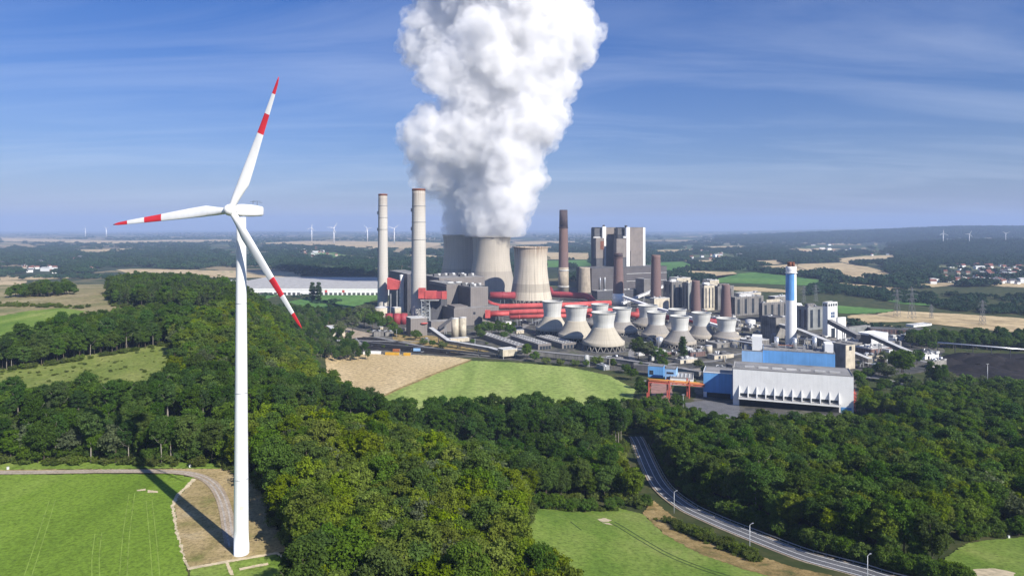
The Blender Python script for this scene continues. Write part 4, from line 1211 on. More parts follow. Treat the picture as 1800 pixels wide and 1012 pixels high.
# flue gas cleaning halls at the two tall stacks
t,w,d,h = building('boiler_hall','long dark hall with glazed white stair tower between the two pale chimneys','building',684,716,748,Y=1120,top=482,wall=G_dark,roof=R_grey)  # shadow on the hall's faces is put into the dark wall colour
st = pbox(t,'stair_tower',G_white,-5.5,d*0.18,0,0.05,d*0.18+7,h-2)
for i in range(9): pbox(st,'window',M_window,-5.62,d*0.18+2.6,4+i*(h-9)/9,-5.3,d*0.18+4.2,4+i*(h-9)/9+2.2)
t,w,d,h = building('turbine_hall','grey flat roofed hall behind the red duct, with vents on its roof','building',742,772,852,Y=1105,top=489,wall=G_warm,roof=R_grey)
for i,(fx,fy) in enumerate(((0.15,0.55),(0.32,0.6),(0.5,0.62),(0.68,0.55),(0.82,0.35),(0.60,0.25))):
    v = pbox(t,'roof_vent',R_dark,w*fx-5,d*fy-4,h+0.13,w*fx+2,d*fy+4,h+4.2)
    mb = MB(); mb.cyl(w*fx+4.6,d*fy-1,h+0.13,h+4.6,2.6,n=16); mb.build('roof_fan',R_pale,t)
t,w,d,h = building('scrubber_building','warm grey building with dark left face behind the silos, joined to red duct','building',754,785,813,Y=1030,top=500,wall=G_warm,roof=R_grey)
pbox(t,'side_tone_panel',G_dark,-0.6,0.3,0,0.0,d-0.3,h*0.93)  # shade of the left face painted on as a dark panel
for k in range(2): 
    mb = MB(); mb.tube([(2+k*14,3,h+2.2),(12+k*14,3,h+2.2)],1.6,12); mb.build('roof_duct',R_pale,t)
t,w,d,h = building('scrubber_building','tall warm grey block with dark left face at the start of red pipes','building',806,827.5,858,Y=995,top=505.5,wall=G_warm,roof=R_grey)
pbox(t,'side_tone_panel',G_dark,-0.6,0.3,0,0.0,d-0.3,h*0.97)  # dark panel holds this left face's shade in its colour
for k,(fx,fy) in enumerate(((0.2,0.8),(0.5,0.75),(0.3,0.3),(0.75,0.5))):
    pbox(t,'roof_vent',R_dark,w*fx-4.5,d*fy-3,h+0.13,w*fx+1,d*fy+3,h+4.0)
    mb = MB(); mb.cyl(w*fx+3.4,d*fy-1,h+0.13,h+4.4,2.3,n=16); mb.build('roof_fan',R_pale,t)
t,w,d,h = building('annex_building','low warm grey annex at the foot of the scrubber blocks','building',776,798,877,Y=968,top=543,wall=G_warm,roof=R_grey)
pbox(t,'window',M_window,w*0.42,-0.15,h*0.62,w*0.47,0.1,h*0.76)
pbox(t,'upper_storey',G_warm,w*0.02,0.5,h,w*0.30,d*0.6,h+3.5)
t,w,d,h = building('transfer_building','small warm grey block with pale flat roof left of the cream silos','building',714,722,751,base=592,top=560,wall=G_warm,roof=R_pale)
mb = MB(); mb.lathe([(0.1,-1.1),(3.8,-0.6),(4.2,0.2),(0.1,0.5)],20); o = mb.build('red_canopy',P_red,t); o.location=(w*0.8,-1.0,h*0.72); o.scale=(1.2,0.6,1.1)
t,w,d,h = building('low_building','low dark building behind the conveyor at foot of the annex','building',752,758,800,base=585,top=566,wall=G_warm,roof=R_grey)
# dark wing under the red bridge
building('dark_wing','dark clad low wing beneath the red duct bridge','building',744,757,786,Y=1000,top=527,wall=G_dark,roof=R_dark)
# red duct bridge from the thick chimney to the scrubber
Yd = 992
t = thing('duct_bridge','red box duct on lattice legs from thick chimney to grey scrubber','flue duct',tuple(py_(760,560,Yd)[:2])+(0,))
m = Yd/F; zt = lambda p: CAM_H-(p-HY)*m; xx = lambda p: (p-760)*m
for (p0,p1,q0,q1,dd,mt) in ((736,748,506,524,9,P_red),(748,767.5,511,524.5,11,P_red),(767.5,777,512,524.5,8,P_redd),(777,785,512,525,10,P_red)):
    pbox(t,'duct_section',mt,xx(p0),-dd/2,zt(q1),xx(p1)-0.05,dd/2,zt(q0))
pbox(t,'walkway',R_pale,xx(740),-6,zt(527.5),xx(772),6,zt(526.5))
for px_ in (742,755.5):
    for y_ in (-5,5):
        mb = MB(); mb.bar((xx(px_),y_,0),(xx(px_),y_,zt(527.5)),0.9); mb.build('leg',M_truss,t)
mb = MB(); n = 7
for i in range(n):
    z0, z1 = zt(527.5)*i/n, zt(527.5)*(i+1)/n
    for y_ in (-5,5):
        a,b = (742,755.5) if i%2 else (755.5,742)
        mb.bar((xx(a),y_,z0),(xx(b),y_,z1),0.6); mb.bar((xx(742),y_,z1),(xx(755.5),y_,z1),0.5)
    for p in (742,755.5): mb.bar((xx(p),-5,z0),(xx(p),5,z1),0.5)
mb.build('bracing',M_truss,t)
# red funnel duct at the slim chimney
Yd = 1105; m = Yd/F
t = thing('flue_funnel','red flared duct between the slim chimney and dark hall','flue duct',tuple(py_(680,560,Yd)[:2])+(0,))
mb = MB(); zt = lambda p: CAM_H-(p-HY)*m
a0,a1 = (682-680)*m,(705-680)*m
V = [(a0,-8,zt(508)),(a0,8,zt(508)),(a0,8,zt(488)),(a0,-8,zt(488)),((700-680)*m,-8,zt(508)),((700-680)*m,8,zt(508)),((703-680)*m,8,zt(494)),((703-680)*m,-8,zt(494))]
mb.add(V,[(0,3,2,1),(4,5,6,7),(0,1,5,4),(1,2,6,5),(2,3,7,6),(3,0,4,7)]); mb.build('duct',P_red,t)
for px_ in (687,698):
    mb = MB(); mb.bar(((px_-680)*m,0,0),((px_-680)*m,0,zt(507)),1.6); mb.build('leg',M_steel,t)
# tanks
def tank(name,label,px,pyb,hw,pyt,mat,cat='tank',roofm=None,cone=0.12,group=None):
    Y = CAM_H*F/(pyb-HY); m = Y/F; r = hw*m; H = CAM_H-(pyt-HY)*m
    t = thing(name,label,cat,((px-CX)*m,Y+r*0.7,0),0,group)
    mb = MB(); mb.cyl(0,0,-0.3,H,r,n=36); mb.build('tank_wall',mat,t)
    mb = MB(); mb.lathe([(r+0.25,H-0.1),(r+0.25,H+0.3),(r*0.3,H+r*cone+0.3),(0.2,H+r*cone+0.5)],36,cap0=False); mb.build('tank_roof',roofm or R_pale,t)
    return t
tank('storage_tank','white round tank at foot of the slim pale chimney',670,560,13,541,G_cream)
tank('storage_tank','low beige tank beside the dark hall, above red vessels',695,556,9,541,G_cream)
for i,(x,b_) in enumerate(((683,572),(697,571),(709,570))):
    tank('red_vessel',('dark red vessel below the beige tank, left of three','dark red vessel below the beige tank, middle of three','dark red vessel below the beige tank, right of three')[i],x,b_,6.5,552,P_redd,roofm=P_redd,group='dark red vessels')
t = tank('silo','cream round silo on shared plinth, left of two',799.5,595,6.4,560,G_cream,'silo',group='cream silos')
t = tank('silo','cream round silo on shared plinth with rooftop hatch, right of two',813,594.5,6.4,558.5,G_cream,'silo',group='cream silos')
t,w,d,h = building('silo_plinth','cream concrete plinth carrying the two silos','plinth',787,792,825,base=602,h=4.5,wall=G_cream,roof=R_pale,parapet=False)
# low sheds with rooflights
for (L,C,RR,b_,hh,lb) in ((842,908,927,617,6,'long low grey shed with rooflights, leftmost of three before squat towers'),(897,946,969,615,6.5,'long low grey shed with rooflights, middle of three'),(941,988,1014,613,6,'long low grey shed with rooflights, rightmost beside the nearest squat tower')):
    t,w,d,h = building('long_shed',lb,'shed',L,C,RR,base=b_,h=hh,wall=G_warm,roof=R_grey,parapet=False,group='long low sheds with rooflights')
    for i in range(12):
        for fx in (0.3,0.7): pbox(t,'rooflight',R_pale,w*fx-0.9,d*(i+0.5)/12-1.0,h+0.12,w*fx+0.9,d*(i+0.5)/12+1.0,h+0.6)
    for i in range(4): pbox(t,'door',M_window,w*(0.12+0.22*i),-0.12,0,w*(0.12+0.22*i)+3.2,0.1,4)
# conveyors
def gallery(name,label,pts,wd,hh,mat,roofm,legs=True,cat='conveyor'):
    p0 = pts[0]
    t = thing(name,label,cat,(p0.x,p0.y,0))
    mb = MB(); mr = MB(); o = Vector((p0.x,p0.y,0))
    for a,b in zip(pts[:-1],pts[1:]):
        mb.bar(a-o,b-o,wd,hh); up = Vector((0,0,hh/2+0.14)); mr.bar(a-o+up,b-o+up,wd+0.5,0.25)
    mb.build('casing',mat,t); mr.build('roof',roofm,t)
    if legs:
        for a,b in zip(pts[:-1],pts[1:]):
            n = max(1,int((b-a).length/32))
            for i in range(n):
                q = a.lerp(b,(i+0.5)/n)-o
                if q.z > hh/2+1.5:
                    mb = MB(); mb.bar((q.x-wd*0.35,q.y,0),(q.x-wd*0.2,q.y,q.z-hh/2),0.7); mb.bar((q.x+wd*0.35,q.y,0),(q.x+wd*0.2,q.y,q.z-hh/2),0.7); mb.bar((q.x-wd*0.35,q.y,1),(q.x+wd*0.2,q.y,q.z-hh/2-0.5),0.4); mb.build('trestle',M_steel,t)
    return t
gallery('conveyor_gallery','steep dark conveyor rising from low block to the annex',[pz(771,577,8),py_(795,559,905)],3.4,3.0,G_dark,R_dark)
gallery('conveyor_gallery','long grey conveyor running down past the silos to the junction house',[pz(757,578,14),pz(789,601,6),pz(862,613.5,5),pz(880,619,6)],5,3.6,G_warm,R_pale)
t,w,d,h = building('junction_house','beige conveyor junction house on stilts by the green field edge','conveyor house',875,884,909,base=626,h=6.5,z0=3.2,wall=G_cream,roof=R_pale)
for x_ in (1,w-1):
    for y_ in (1,d-1): pbox(t,'leg',M_steel,x_-0.4,y_-0.4,-3.4,x_+0.4,y_+0.4,-0.5)
gallery('conveyor_gallery','long low pale grey conveyor along the back edge of the green field',[pz(906,617,6),pz(960,622,5),pz(1020,628,5),pz(1085,634,5),pz(1140,642,5),pz(1200,651,5),pz(1232,657,5)],5.5,4.2,G_conc,R_grey)
gallery('conveyor_gallery','white sloping conveyor descending over the squat towers from pale block',[py_(1096,522,1130),py_(1150,541,1010),py_(1180,549,985),py_(1272,576,900)],5,3.4,G_white,G_white)
gallery('conveyor_gallery','white conveyor rising behind the brown chimney towards the boiler house',[py_(1094,533,1190),py_(1168,502,1260)],5,3.6,G_white,R_pale)
gallery('conveyor_gallery','grey conveyor sloping down to the right from the white and blue chimney',[py_(1372,572,850),py_(1404,581,815),py_(1458,603,740)],6,4,G_conc,R_pale)
gallery('conveyor_gallery','dark sided conveyor sloping down from the white stair tower',[py_(1458,565,820),py_(1509,592,770)],5.5,5,G_dark,R_grey)
gallery('conveyor_gallery','pale roofed conveyor descending to the right past trees',[py_(1531,590,770),py_(1600,621,690)],5,4,G_dark,R_pale)
gallery('conveyor_gallery','short pale conveyor right of the cream block',[py_(1500,622,700),py_(1530,634,670)],5,4,G_conc,R_pale)

# red pipes
def pipe(label,pts,r,mat,group='big red flue gas pipes',supp=True):
    p0 = pts[0]; o = Vector((p0.x,p0.y,0))
    t = thing('flue_pipe',label,'pipe',(p0.x,p0.y,0),0,group)
    pp = [p-o for p in pts]
    mb = MB(); mb.tube(pp,r,18); mb.build('pipe',mat,t)
    for a,b in zip(pp[:-1],pp[1:]):
        n = int((b-a).length/24)
        for i in range(n):
            q = a.lerp(b,(i+0.5)/n); dd = (b-a).normalized()
            mb = MB(); mb.tube([q-dd*0.5,q+dd*0.5],r+0.35,18); mb.build('flange',mat,t)
            if supp and q.z > r+1:
                mb = MB(); mb.bar((q.x-r*0.7,q.y,0),(q.x-r*0.5,q.y,q.z-r*0.7),0.6); mb.bar((q.x+r*0.7,q.y,0),(q.x+r*0.5,q.y,q.z-r*0.7),0.6); mb.build('pipe_support',M_steel,t)
pipe('uppermost front red pipe, bending down from the grey block then running right',[py_(857,531,1085),py_(866,536,1075),py_(880,539,1070),py_(1000,536,1080),py_(1074,532.5,1090)],4.3,P_red)
pipe('thick red pipe in the middle, starting with square red box',[py_(856,551,985),py_(930,547.5,990),py_(1050,546,1000),py_(1080,546,1010)],3.7,P_red)
pipe('lower red pipe passing behind the first squat tower',[py_(896,557.5,965),py_(960,555,975),py_(1045,555,985)],2.9,P_red)
t = thing('duct_box','square red intake box at the left end of the middle red pipe','flue duct',tuple(py_(857,553,970)[:2])+(0,))
m = 970/F
pbox(t,'box',P_red,-4*m,-5,CAM_H-158*m,5*m,5,CAM_H-145*m)
mb = MB(); mb.tube([(4*m,0,CAM_H-152.5*m),(38*m,0,CAM_H-151*m)],3.0,16); mb.build('pipe',P_red,t)
pbox(t,'leg',M_steel,-2*m,-1,0,0,1,CAM_H-158*m)
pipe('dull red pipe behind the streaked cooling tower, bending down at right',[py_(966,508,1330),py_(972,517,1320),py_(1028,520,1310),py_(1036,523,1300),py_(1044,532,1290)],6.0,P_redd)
pipe('dull red duct in shade behind the grey block, left of the streaked tower',[py_(861,519,1225),py_(905,519,1235)],6.2,P_redd)  # duller red paints in the shade the duct lies in
pipe('red pipe end between squat towers under the white conveyor',[py_(1085,553,1000),py_(1112,553,990),py_(1126,553,985)],4.0,P_red)
t = tank('red_vessel','bright red upright vessel between squat towers right of the pipe end',1124,566,6,543,P_red,roofm=P_red)
pipe('dark red pipe glimpsed behind the squat towers below the brown stacks',[py_(1170,558,1010),py_(1265,566,985)],4.0,P_redd)

# tall boiler house
Yb = 1500
mB = Yb/F
t,w,d,h = building('machine_house','long dark ribbed machine house at the foot of the tall boiler house','building',1013,1040,1172,Y=1470,top=472,wall=ribbed('machine_house_cladding',(0.115,0.105,0.105),4.0,0.35,0.1,horizontal=True),roof=R_dark)
for z_ in (0.40,0.72): pbox(t,'pale_band',R_pale,w*0.45,-0.25,h*z_,w,0.0,h*z_+1.0)
for x_ in (0.10,0.16):
    mb = MB(); mb.tube([(w*x_,-2,0),(w*x_,-2,h*0.55),(w*x_+1.5,0,h*0.62)],1.6,10); mb.build('exhaust_pipe',M_silver,t)
def tallblock(label,L,C,RR,top,Y,wall,z0=0,roof=None,name='boiler_block'): return building(name,label,'building',L,C,RR,Y=Y,top=top,wall=wall,roof=roof or R_dark,z0=z0)
G_bh = ribbed('boiler_cladding',(0.225,0.195,0.175),3.6,0.14,0.10)
G_bhd = ribbed('boiler_dark',(0.10,0.10,0.105),3.6,0.2,0.12)
t,w,d,h = tallblock('tall grey brown boiler house with white corner stair towers and dark bunkers',1040,1062,1104,400,1580,G_bh)
pbox(t,'stair_tower',G_white,-7,-4,0,2.5,-0.05,h+2); pbox(t,'lift_house',M_dark,-5,-3,h+2.02,0,-0.5,h+6)
pbox(t,'bunker',G_bhd,-24,4,h*0.30,-0.05,18,h-1); pbox(t,'bunker_floor',R_pale,-28,2,h*0.82,-0.06,3.9,h*0.85)
pbox(t,'upper_bunker',G_bh,-32,-14,h*0.50,-9,-4.2,h*0.83); pbox(t,'lower_bunker',G_bhd,-30,-13,0,-9.5,-4.3,h*0.50)
pbox(t,'rusty_panel',M_rust,-20,-14.3,h*0.64,-11,-14.02,h*0.78)
t,w,d,h = tallblock('tall grey brown boiler house right of its twin, with white stair tower on the corner',1072,1100,1130.5,400,1560,G_bh)
pbox(t,'stair_tower',G_white,-3,-7,0,6,-0.05,h+1); pbox(t,'lift_house',M_dark,-4,-6,h+1.02,0,-1,h+5)
pbox(t,'front_bay',G_bh,9,-6,0,w*0.80,-0.06,h*0.62); pbox(t,'corner_tower',G_white,w+0.05,1,0,w+7,9,h)
pbox(t,'bunker',G_bhd,-18,6,h*0.3,-0.06,20,h-1); pbox(t,'upper_bunker',G_bh,-34,-12,h*0.52,-8,-0.4,h*0.82); pbox(t,'lower_bunker',G_bhd,-32,-11,0,-8.5,-0.5,h*0.52)
pbox(t,'gallery_floor',R_pale,-17,-14,h*0.83,-4.2,-2,h*0.86); pbox(t,'gallery_house',M_dark,-30,-10,h*0.82+0.02,-18,-1,h*0.89)
t,w,d,h = building('pump_house','grey block with dark side in front of the machine house','building',1117,1132,1147,Y=1350,top=491,wall=G_mid,roof=R_grey)
t,w,d,h = building('block_building','pale block beside the foot of the brown chimney','building',1142,1150,1177,base=548,top=525,wall=G_cream,roof=R_pale); vents(t,w,d,h,3,5)
t,w,d,h = building('dark_building','dark low building crowded with pipes between brown chimneys','building',1040,1050,1140,Y=1330,top=512,wall=G_dark,roof=R_grey); vents(t,w,d,h,8,7)
# row of old boiler houses
row = [
 ('grey boiler house with pale roof structures left of the shorter chimneys',1166,1181,1199,1190,496,G_mid,2),
 ('grey glazed boiler house between the two shorter chimneys',1199,1210,1226,1170,498,G_glass,1),
 ('cream white fronted boiler house between the two shorter brown chimneys',1226,1238,1256,1150,502,G_cream,3),
 ('dark sided boiler house behind the rightmost squat tower',1252,1262,1290,1160,504,G_mid,2),
 ('long grey boiler house with dark window bays right of the shorter chimneys',1284,1292,1342,1080,523,G_mid,4),
 ('second long grey boiler house with dark bays, behind the concrete bunker',1334,1340,1386,1010,533,G_mid,4),
 ('grey block behind the white and blue chimney',1384,1402,1420,955,540,G_mid,2),
 ('grey boiler house with glass corner left of the white stair tower',1402,1420,1446,930,541,G_glass,2)]
for i,(lb,L,C,RR,Y,tp,wl_,nb) in enumerate(row):
    t,w,d,h = building('old_boiler_house',lb,'building',L,C,RR,Y=Y,top=tp,wall=wl_,roof=R_grey)
    bays(t,w,d,h,nb,2,0.10,0.9); vents(t,w,d,h,9,30+i)
    pbox(t,'roof_house',(R_pale,G_cream,G_white,G_mid)[i%4],w*0.2,d*0.3,h+0.13,w*0.7,d*0.6,h+4.5)
for i,(L,C,RR,Y,tp,lb) in enumerate(((1176,1190,1214,1290,489,'pale roof house behind the row of boiler houses, left'),(1235,1248,1264,1260,493,'pale roof house behind the shorter chimneys'),(1290,1302,1338,1200,516,'low pale hall behind the long grey boiler house'),(1350,1362,1400,1150,522,'low grey hall behind the white and blue chimney'))):
    t,w,d,h = building('rear_hall',lb,'building',L,C,RR,Y=Y,top=tp,wall=G_cream if i!=3 else G_conc,roof=R_pale); vents(t,w,d,h,4,50+i)
t,w,d,h = building('bunker_building','windowless grey concrete bunker left of the white and blue chimney','building',1337,1364,1384,Y=850,top=559,wall=G_conc,roof=R_dark); vents(t,w,d,h,4,60)
t,w,d,h = building('stair_tower','white tower with dark top windows and large blue window','tower',1446,1455,1472,Y=845,top=532,wall=G_white,roof=R_pale)
for i in range(4): win_front(t,w*(0.06+0.24*i),h*0.90,w*(0.06+0.24*i)+w*0.16,h*0.97)
for i in range(3): win_side(t,d*(0.08+0.3*i),h*0.90,d*(0.08+0.3*i)+d*0.2,h*0.97)
for i in range(2):
    for j in range(2): win_front(t,w*(0.30+0.22*i),h*(0.60+0.08*j),w*(0.30+0.22*i)+w*0.2,h*(0.67+0.08*j),MATS.get('blue_glass') or plain('blue_glass',(0.12,0.16,0.24),0.2))
win_front(t,w*0.35,h*0.08,w*0.75,h*0.32)
building('white_annex','white block attached right of the white tower','building',1470,1473,1487,Y=850,top=559,wall=G_white,roof=R_pale)
t,w,d,h = building('transfer_tower','white roofed block with dark side between two sloping conveyors','building',1508,1532,1561,base=612,top=588,wall=G_white,roof=G_white); pbox(t,'side_tone_panel',G_dark,-0.4,1,1,0,d-1,h-1.5)  # left side covered by a darker panel
t,w,d,h = building('office_building','long grey glazed office building behind the conveyors','building',1486,1492,1530,base=586,top=576,wall=G_glass,roof=R_grey)
t,w,d,h = building('office_building','long red brown brick office building with window rows','building',1528,1531,1634,Y=905,top=578,wall=G_brick,roof=R_dark,a=R(-12),d=20)
pbox(t,'end_wall',G_white,w-0.1,-0.6,0,w+0.5,4,h+0.8)
for r_ in range(3): 
    for c_ in range(14): win_front(t,w*(c_+0.2)/14,h*(0.12+0.3*r_),w*(c_+0.8)/14,h*(0.27+0.3*r_))
t,w,d,h = building('white_office','white office block above the brick building among trees','building',1592,1606,1638,Y=960,top=572,wall=G_white,roof=R_pale)
for c_ in range(5): win_front(t,w*(c_+0.25)/5,h*0.75,w*(c_+0.7)/5,h*0.88)
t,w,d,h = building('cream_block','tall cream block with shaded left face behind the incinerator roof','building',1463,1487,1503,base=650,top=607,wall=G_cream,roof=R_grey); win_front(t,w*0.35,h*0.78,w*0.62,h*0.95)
pbox(t,'side_tone_panel',G_conc,-0.4,0.2,0,0,d-0.2,h-0.4)  # grey panel over the cream wall, painting in the left face's shade
# low clutter between the squat towers and the incinerator
low = [(1240,1260,1300,612,5,'low flat grey shed with pipe racks before the rightmost squat tower'),(1300,1322,1352,612,8,'low grey flat hall left of the concrete bunker'),
 (1206,1214,1240,628,5,'small reddish shed near the poplar'),(1243,1256,1290,632,4,'low flat roofed shed behind the incinerator, left'),(1296,1310,1336,606,6,'low pale flat building among pipe racks'),
 (1410,1440,1470,606,6,'low dark hall between the sloping conveyors'),(1460,1500,1536,612,5,'long flat hall below the white tower'),(1500,1530,1566,622,5,'flat brown hall left of the descending conveyor'),
 (1514,1522,1552,640,8,'grey open fronted shed right of the cream block'),(1620,1626,1650,632,5,'cream low building beside the dark coal yard'),(1632,1638,1664,648,7,'white small building among columnar trees'),
 (1105,1112,1145,614,4,'small white roofed shed right of the nearest squat tower'),(1128,1150,1180,628,4,'flat pale shed before the squat towers'),(1186,1196,1226,640,4,'white low garage beside the green poplar'),
 (1560,1570,1604,600,5,'small grey shed behind trees near the brick offices')]
for i,(L,C,RR,b_,hh,lb) in enumerate(low):
    t,w,d,h = building('low_shed',lb,'shed',L,C,RR,base=b_,h=hh,wall=(G_conc,G_mid,G_brick,G_cream,G_white)[i%5],roof=(R_grey,R_pale,R_dark)[i%3]); vents(t,w,d,h,7,80+i)
    pbox(t,'door',M_window,w*0.2,-0.12,0,w*0.2+3,0.1,3.4)
tank('storage_tank','small white round tank left of the concrete bunker',1321,572,8.5,563,G_white)
tank('storage_tank','small beige tank below the poplar',1247,622,6,608,G_cream)
# pipe racks among the low buildings
def rack(label,a,b,hgt,mat=M_steel):
    a,b = Vector(a),Vector(b); o = Vector((a.x,a.y,0)); t = thing('pipe_rack',label,'pipe rack',(a.x,a.y,0))
    d = b-a; d.z = 0; n = max(2,int(d.length/14)); s = Vector((d.y,-d.x,0)).normalized()*2
    for i in range(n+1):
        q = d*(i/n); mb = MB()
        for k in (-1,1): mb.bar(q+s*k,q+s*k+Vector((0,0,hgt)),0.6)
        mb.bar(q-s+Vector((0,0,hgt)),q+s+Vector((0,0,hgt)),0.6); mb.build('frame',mat,t)
    for k in (-0.7,0,0.7):
        mb = MB(); mb.tube([s*k+Vector((0,0,hgt+0.8)),d+s*k+Vector((0,0,hgt+0.8))],0.6,8); mb.build('pipe',M_silver if k else R_pale,t)
rack('pipe rack on steel frames running before the rightmost squat tower',at(1262,606),at(1344,618),7)
rack('pipe rack on steel frames below the red pipes',at(868,565),at(990,571),8,M_truss)
rack('pipe rack between squat towers and grey boiler houses',at(1190,560),at(1300,575),9)
rack('pipe rack right of the white and blue chimney',at(1404,604),at(1470,612),6)
rack('overhead conveyor trestle along the dark coal yard',at(1648,622),at(1810,636),12,M_dark)
for (u_,v_,w_,h_) in ((1668,640,30,7),(1700,636,44,10),(1742,642,50,11),(1785,646,46,9),(1830,644,50,10),(1720,650,40,6)):
    P = at(u_,v_); mb = MB(); n_=18; ringz=[(1,0),(0.8,0.22),(0.55,0.55),(0.3,0.85),(0.12,0.97),(0.02,1.0)]
    mb.lathe([(w_*0.55*r_, h_*z_-0.3) for r_,z_ in ringz], n_, cap0=False)
    rj = random.Random(u_); mb.v = [(x*1.4+rj.uniform(-1.5,1.5), y+rj.uniform(-1.5,1.5), z+rj.uniform(-.5,.5)) for x,y,z in mb.v]
    o = mb.build('coal_heap', M_coal, None, P, R(-15)); o['kind'] = 'structure'

# ------------------------------------------------------------------ waste incinerator
aW = R(-20)
Yw = 528; mW = Yw/F
t,w,d,h = building('incinerator_hall','large white hall with slanted fins and long canopy in front of the plant','building',1287,1288.5,1500.5,Y=Yw,top=648,a=aW,wall=G_white,roof=R_grey,d=30,z0=2.5)
# fins and openings
n = 12; x0, x1 = w*0.055, w*0.885; zc = h*0.27
pbox(t,'canopy',R_grey,x0-0.5,-5.2,zc-0.6,x1+1.0,-0.05,zc)
pbox(t,'canopy_edge',G_white,x0-0.5,-5.5,zc-0.9,x1+1.0,-5.2,zc+0.15)
pbox(t,'loading_opening',M_void,x0,-0.12,0,x1,0.1,zc-0.7)
for i in range(n):
    x = x0 + (x1-x0)*i/(n-1)
    mb = MB(); mb.add([(x-0.2,-0.02,zc+8.8),(x+0.2,-0.02,zc+8.8),(x+0.2,-3.4,zc+0.1),(x-0.2,-3.4,zc+0.1),(x-0.2,-0.02,zc+0.1),(x+0.2,-0.02,zc+0.1)],[(0,1,2,3),(0,3,4),(1,5,2),(3,2,5,4),(0,4,5,1)])
    mb.build('fin',G_white,t)
    if i < n-1:
        pbox(t,'slot_window',M_window,x+0.6,-0.10,zc+0.4,x+(x1-x0)/(n-1)-0.6,0.1,zc+2.6)
pbox(t,'blue_door',G_blue,w*0.90,-0.12,0,w*0.985,0.1,h*0.2)
pbox(t,'corner_pillar',G_white,x0-4,-0.3,0,x0-0.6,0.2,zc)
for i in range(7): pbox(t,'rooflight_ridge',R_pale,w*(0.1+0.12*i),d*0.3,h+0.13,w*(0.1+0.12*i)+w*0.085,d*0.36,h+1.2)
for i in range(6):
    pbox(t,'escape_landing',P_redsteel,w+0.1,3,h*(0.08+0.09*i),w+2.2,12,h*(0.08+0.09*i)+0.25)
for k in (3.2,11.8): pbox(t,'escape_post',P_redsteel,w+1.9,k-0.15,0,w+2.2,k+0.15,h*0.6)
mb = MB()
for i in range(6): mb.bar((2+i*1.1,2,h+0.7),(2+i*1.1,2,h+2.6),0.15); mb.bar((2+i*1.1,6,h+0.7),(2+i*1.1,6,h+2.6),0.15)
mb.bar((2,2,h+2.6),(7.5,2,h+2.6),0.15); mb.bar((2,6,h+2.6),(7.5,6,h+2.6),0.15); mb.build('roof_railing',M_galv,t)
# blue block at its left end
tb,wb,db,hb = building('blue_hall','blue clad hall with open ground floor joined to left end of the white hall','building',1235,1236.5,1288,Y=556,top=654,a=R(-20),wall=G_blue,roof=R_grey,d=24,z0=2.5)
pbox(tb,'gate_opening',M_void,wb*0.12,-0.15,0,wb*0.93,0.1,hb*0.20); pbox(tb,'corner_pillar',G_white,0,-0.2,0,wb*0.11,0.1,hb*0.21); pbox(tb,'white_coping',G_white,-0.2,-0.25,hb+0.05,wb,0.05,hb+0.8); pbox(tb,'white_coping',G_white,-0.25,0.1,hb+0.05,0.1,db,hb+0.82)
# upper blue block behind
tu,wu,du,hu = building('boiler_block','long blue block rising behind the white hall, silver stacks on roof','building',1340,1341,1468,Y=590,top=615,a=R(-20),wall=G_blue,roof=R_grey,d=28,z0=2.5)
for i,fx in enumerate((0.2,0.46,0.74)):
    mb = MB(); mb.cyl(wu*fx,du*0.55,hu+0.13,hu+9.5+2*(i==2),1.9,n=20); mb.build('exhaust_stack',M_silver,tu)
for fx in (0.12,0.33,0.42,0.58,0.66,0.85): pbox(tu,'roof_vent',R_pale if fx<0.5 else M_steel,wu*fx,du*0.6,hu+0.13,wu*fx+3.2,du*0.75,hu+3.4)
for i in range(9): pbox(tu,'roof_duct',M_steel,wu*(0.05+0.1*i),1.2,hu+0.75,wu*(0.05+0.1*i)+2.4,2.4,hu+1.5)
pbox(tu,'plant_room',G_white,wu*0.87,du*0.2,hu+0.13,wu*0.985,du*0.7,hu+7.2)
mb = MB(); mb.bar((wu*0.2,du*0.5,hu+3),(wu*0.46,du*0.5,hu+3),0.4); mb.build('orange_rail',P_orange,tu)
tp,wp,dp,hp = building('pale_blue_block','pale blue lower block with white plant room left of the long blue block','building',1303,1304,1340.5,Y=594,top=616,a=R(-20),wall=G_bluep,roof=R_grey,d=24,z0=2.5)
pbox(tp,'plant_room',G_white,wp*0.5,dp*0.2,hp+0.13,wp*0.98,dp*0.8,hp+12); pbox(tp,'roof_vent',M_steel,wp*0.1,dp*0.3,hp+0.13,wp*0.3,dp*0.5,hp+4)
# gatehouse group and orange pipe bridge
t,w,d,h = building('gatehouse','small blue and white two storey building beside the conveyor','building',1165,1169,1188,base=672,top=648,a=R(-20),wall=G_bluep,roof=R_grey,d=14,z0=1.0)
for z_ in (0.3,0.65): win_front(t,w*0.15,h*z_,w*0.8,h*(z_+0.14))
t,w,d,h = building('blue_shed','bright blue shed left of the small blue and white building','building',1137,1139,1166,base=661,top=643,a=R(-20),wall=G_blue,roof=R_grey,d=10,z0=1.0); win_front(t,w*0.1,h*0.2,w*0.35,h*0.6)
t,w,d,h = building('flat_hall','white low hall with grey flat roof and rooflights beside the pipe bridge','building',1176,1178,1218,base=676,h=6,a=R(-16),wall=G_white,roof=R_grey,d=26,z0=1.0)
for i in range(5): pbox(t,'rooflight',R_pale,w*(0.12+0.17*i),d*0.2,h+0.13,w*(0.12+0.17*i)+1.2,d*0.8,h+0.6)
building('dark_shed','dark slatted low shed by the long conveyor','shed',1112,1114,1140,base=652,h=6,a=R(-10),wall=G_dark,roof=R_grey,d=8)
a_, b_ = py_(1140,668,545), py_(1238,676,555)
o_ = Vector((a_.x,a_.y,0)); t = thing('pipe_bridge','orange pipe bridge on red steel portal legs left of the blue hall','pipe bridge',(a_.x,a_.y,2.0))
dv_ = b_-a_
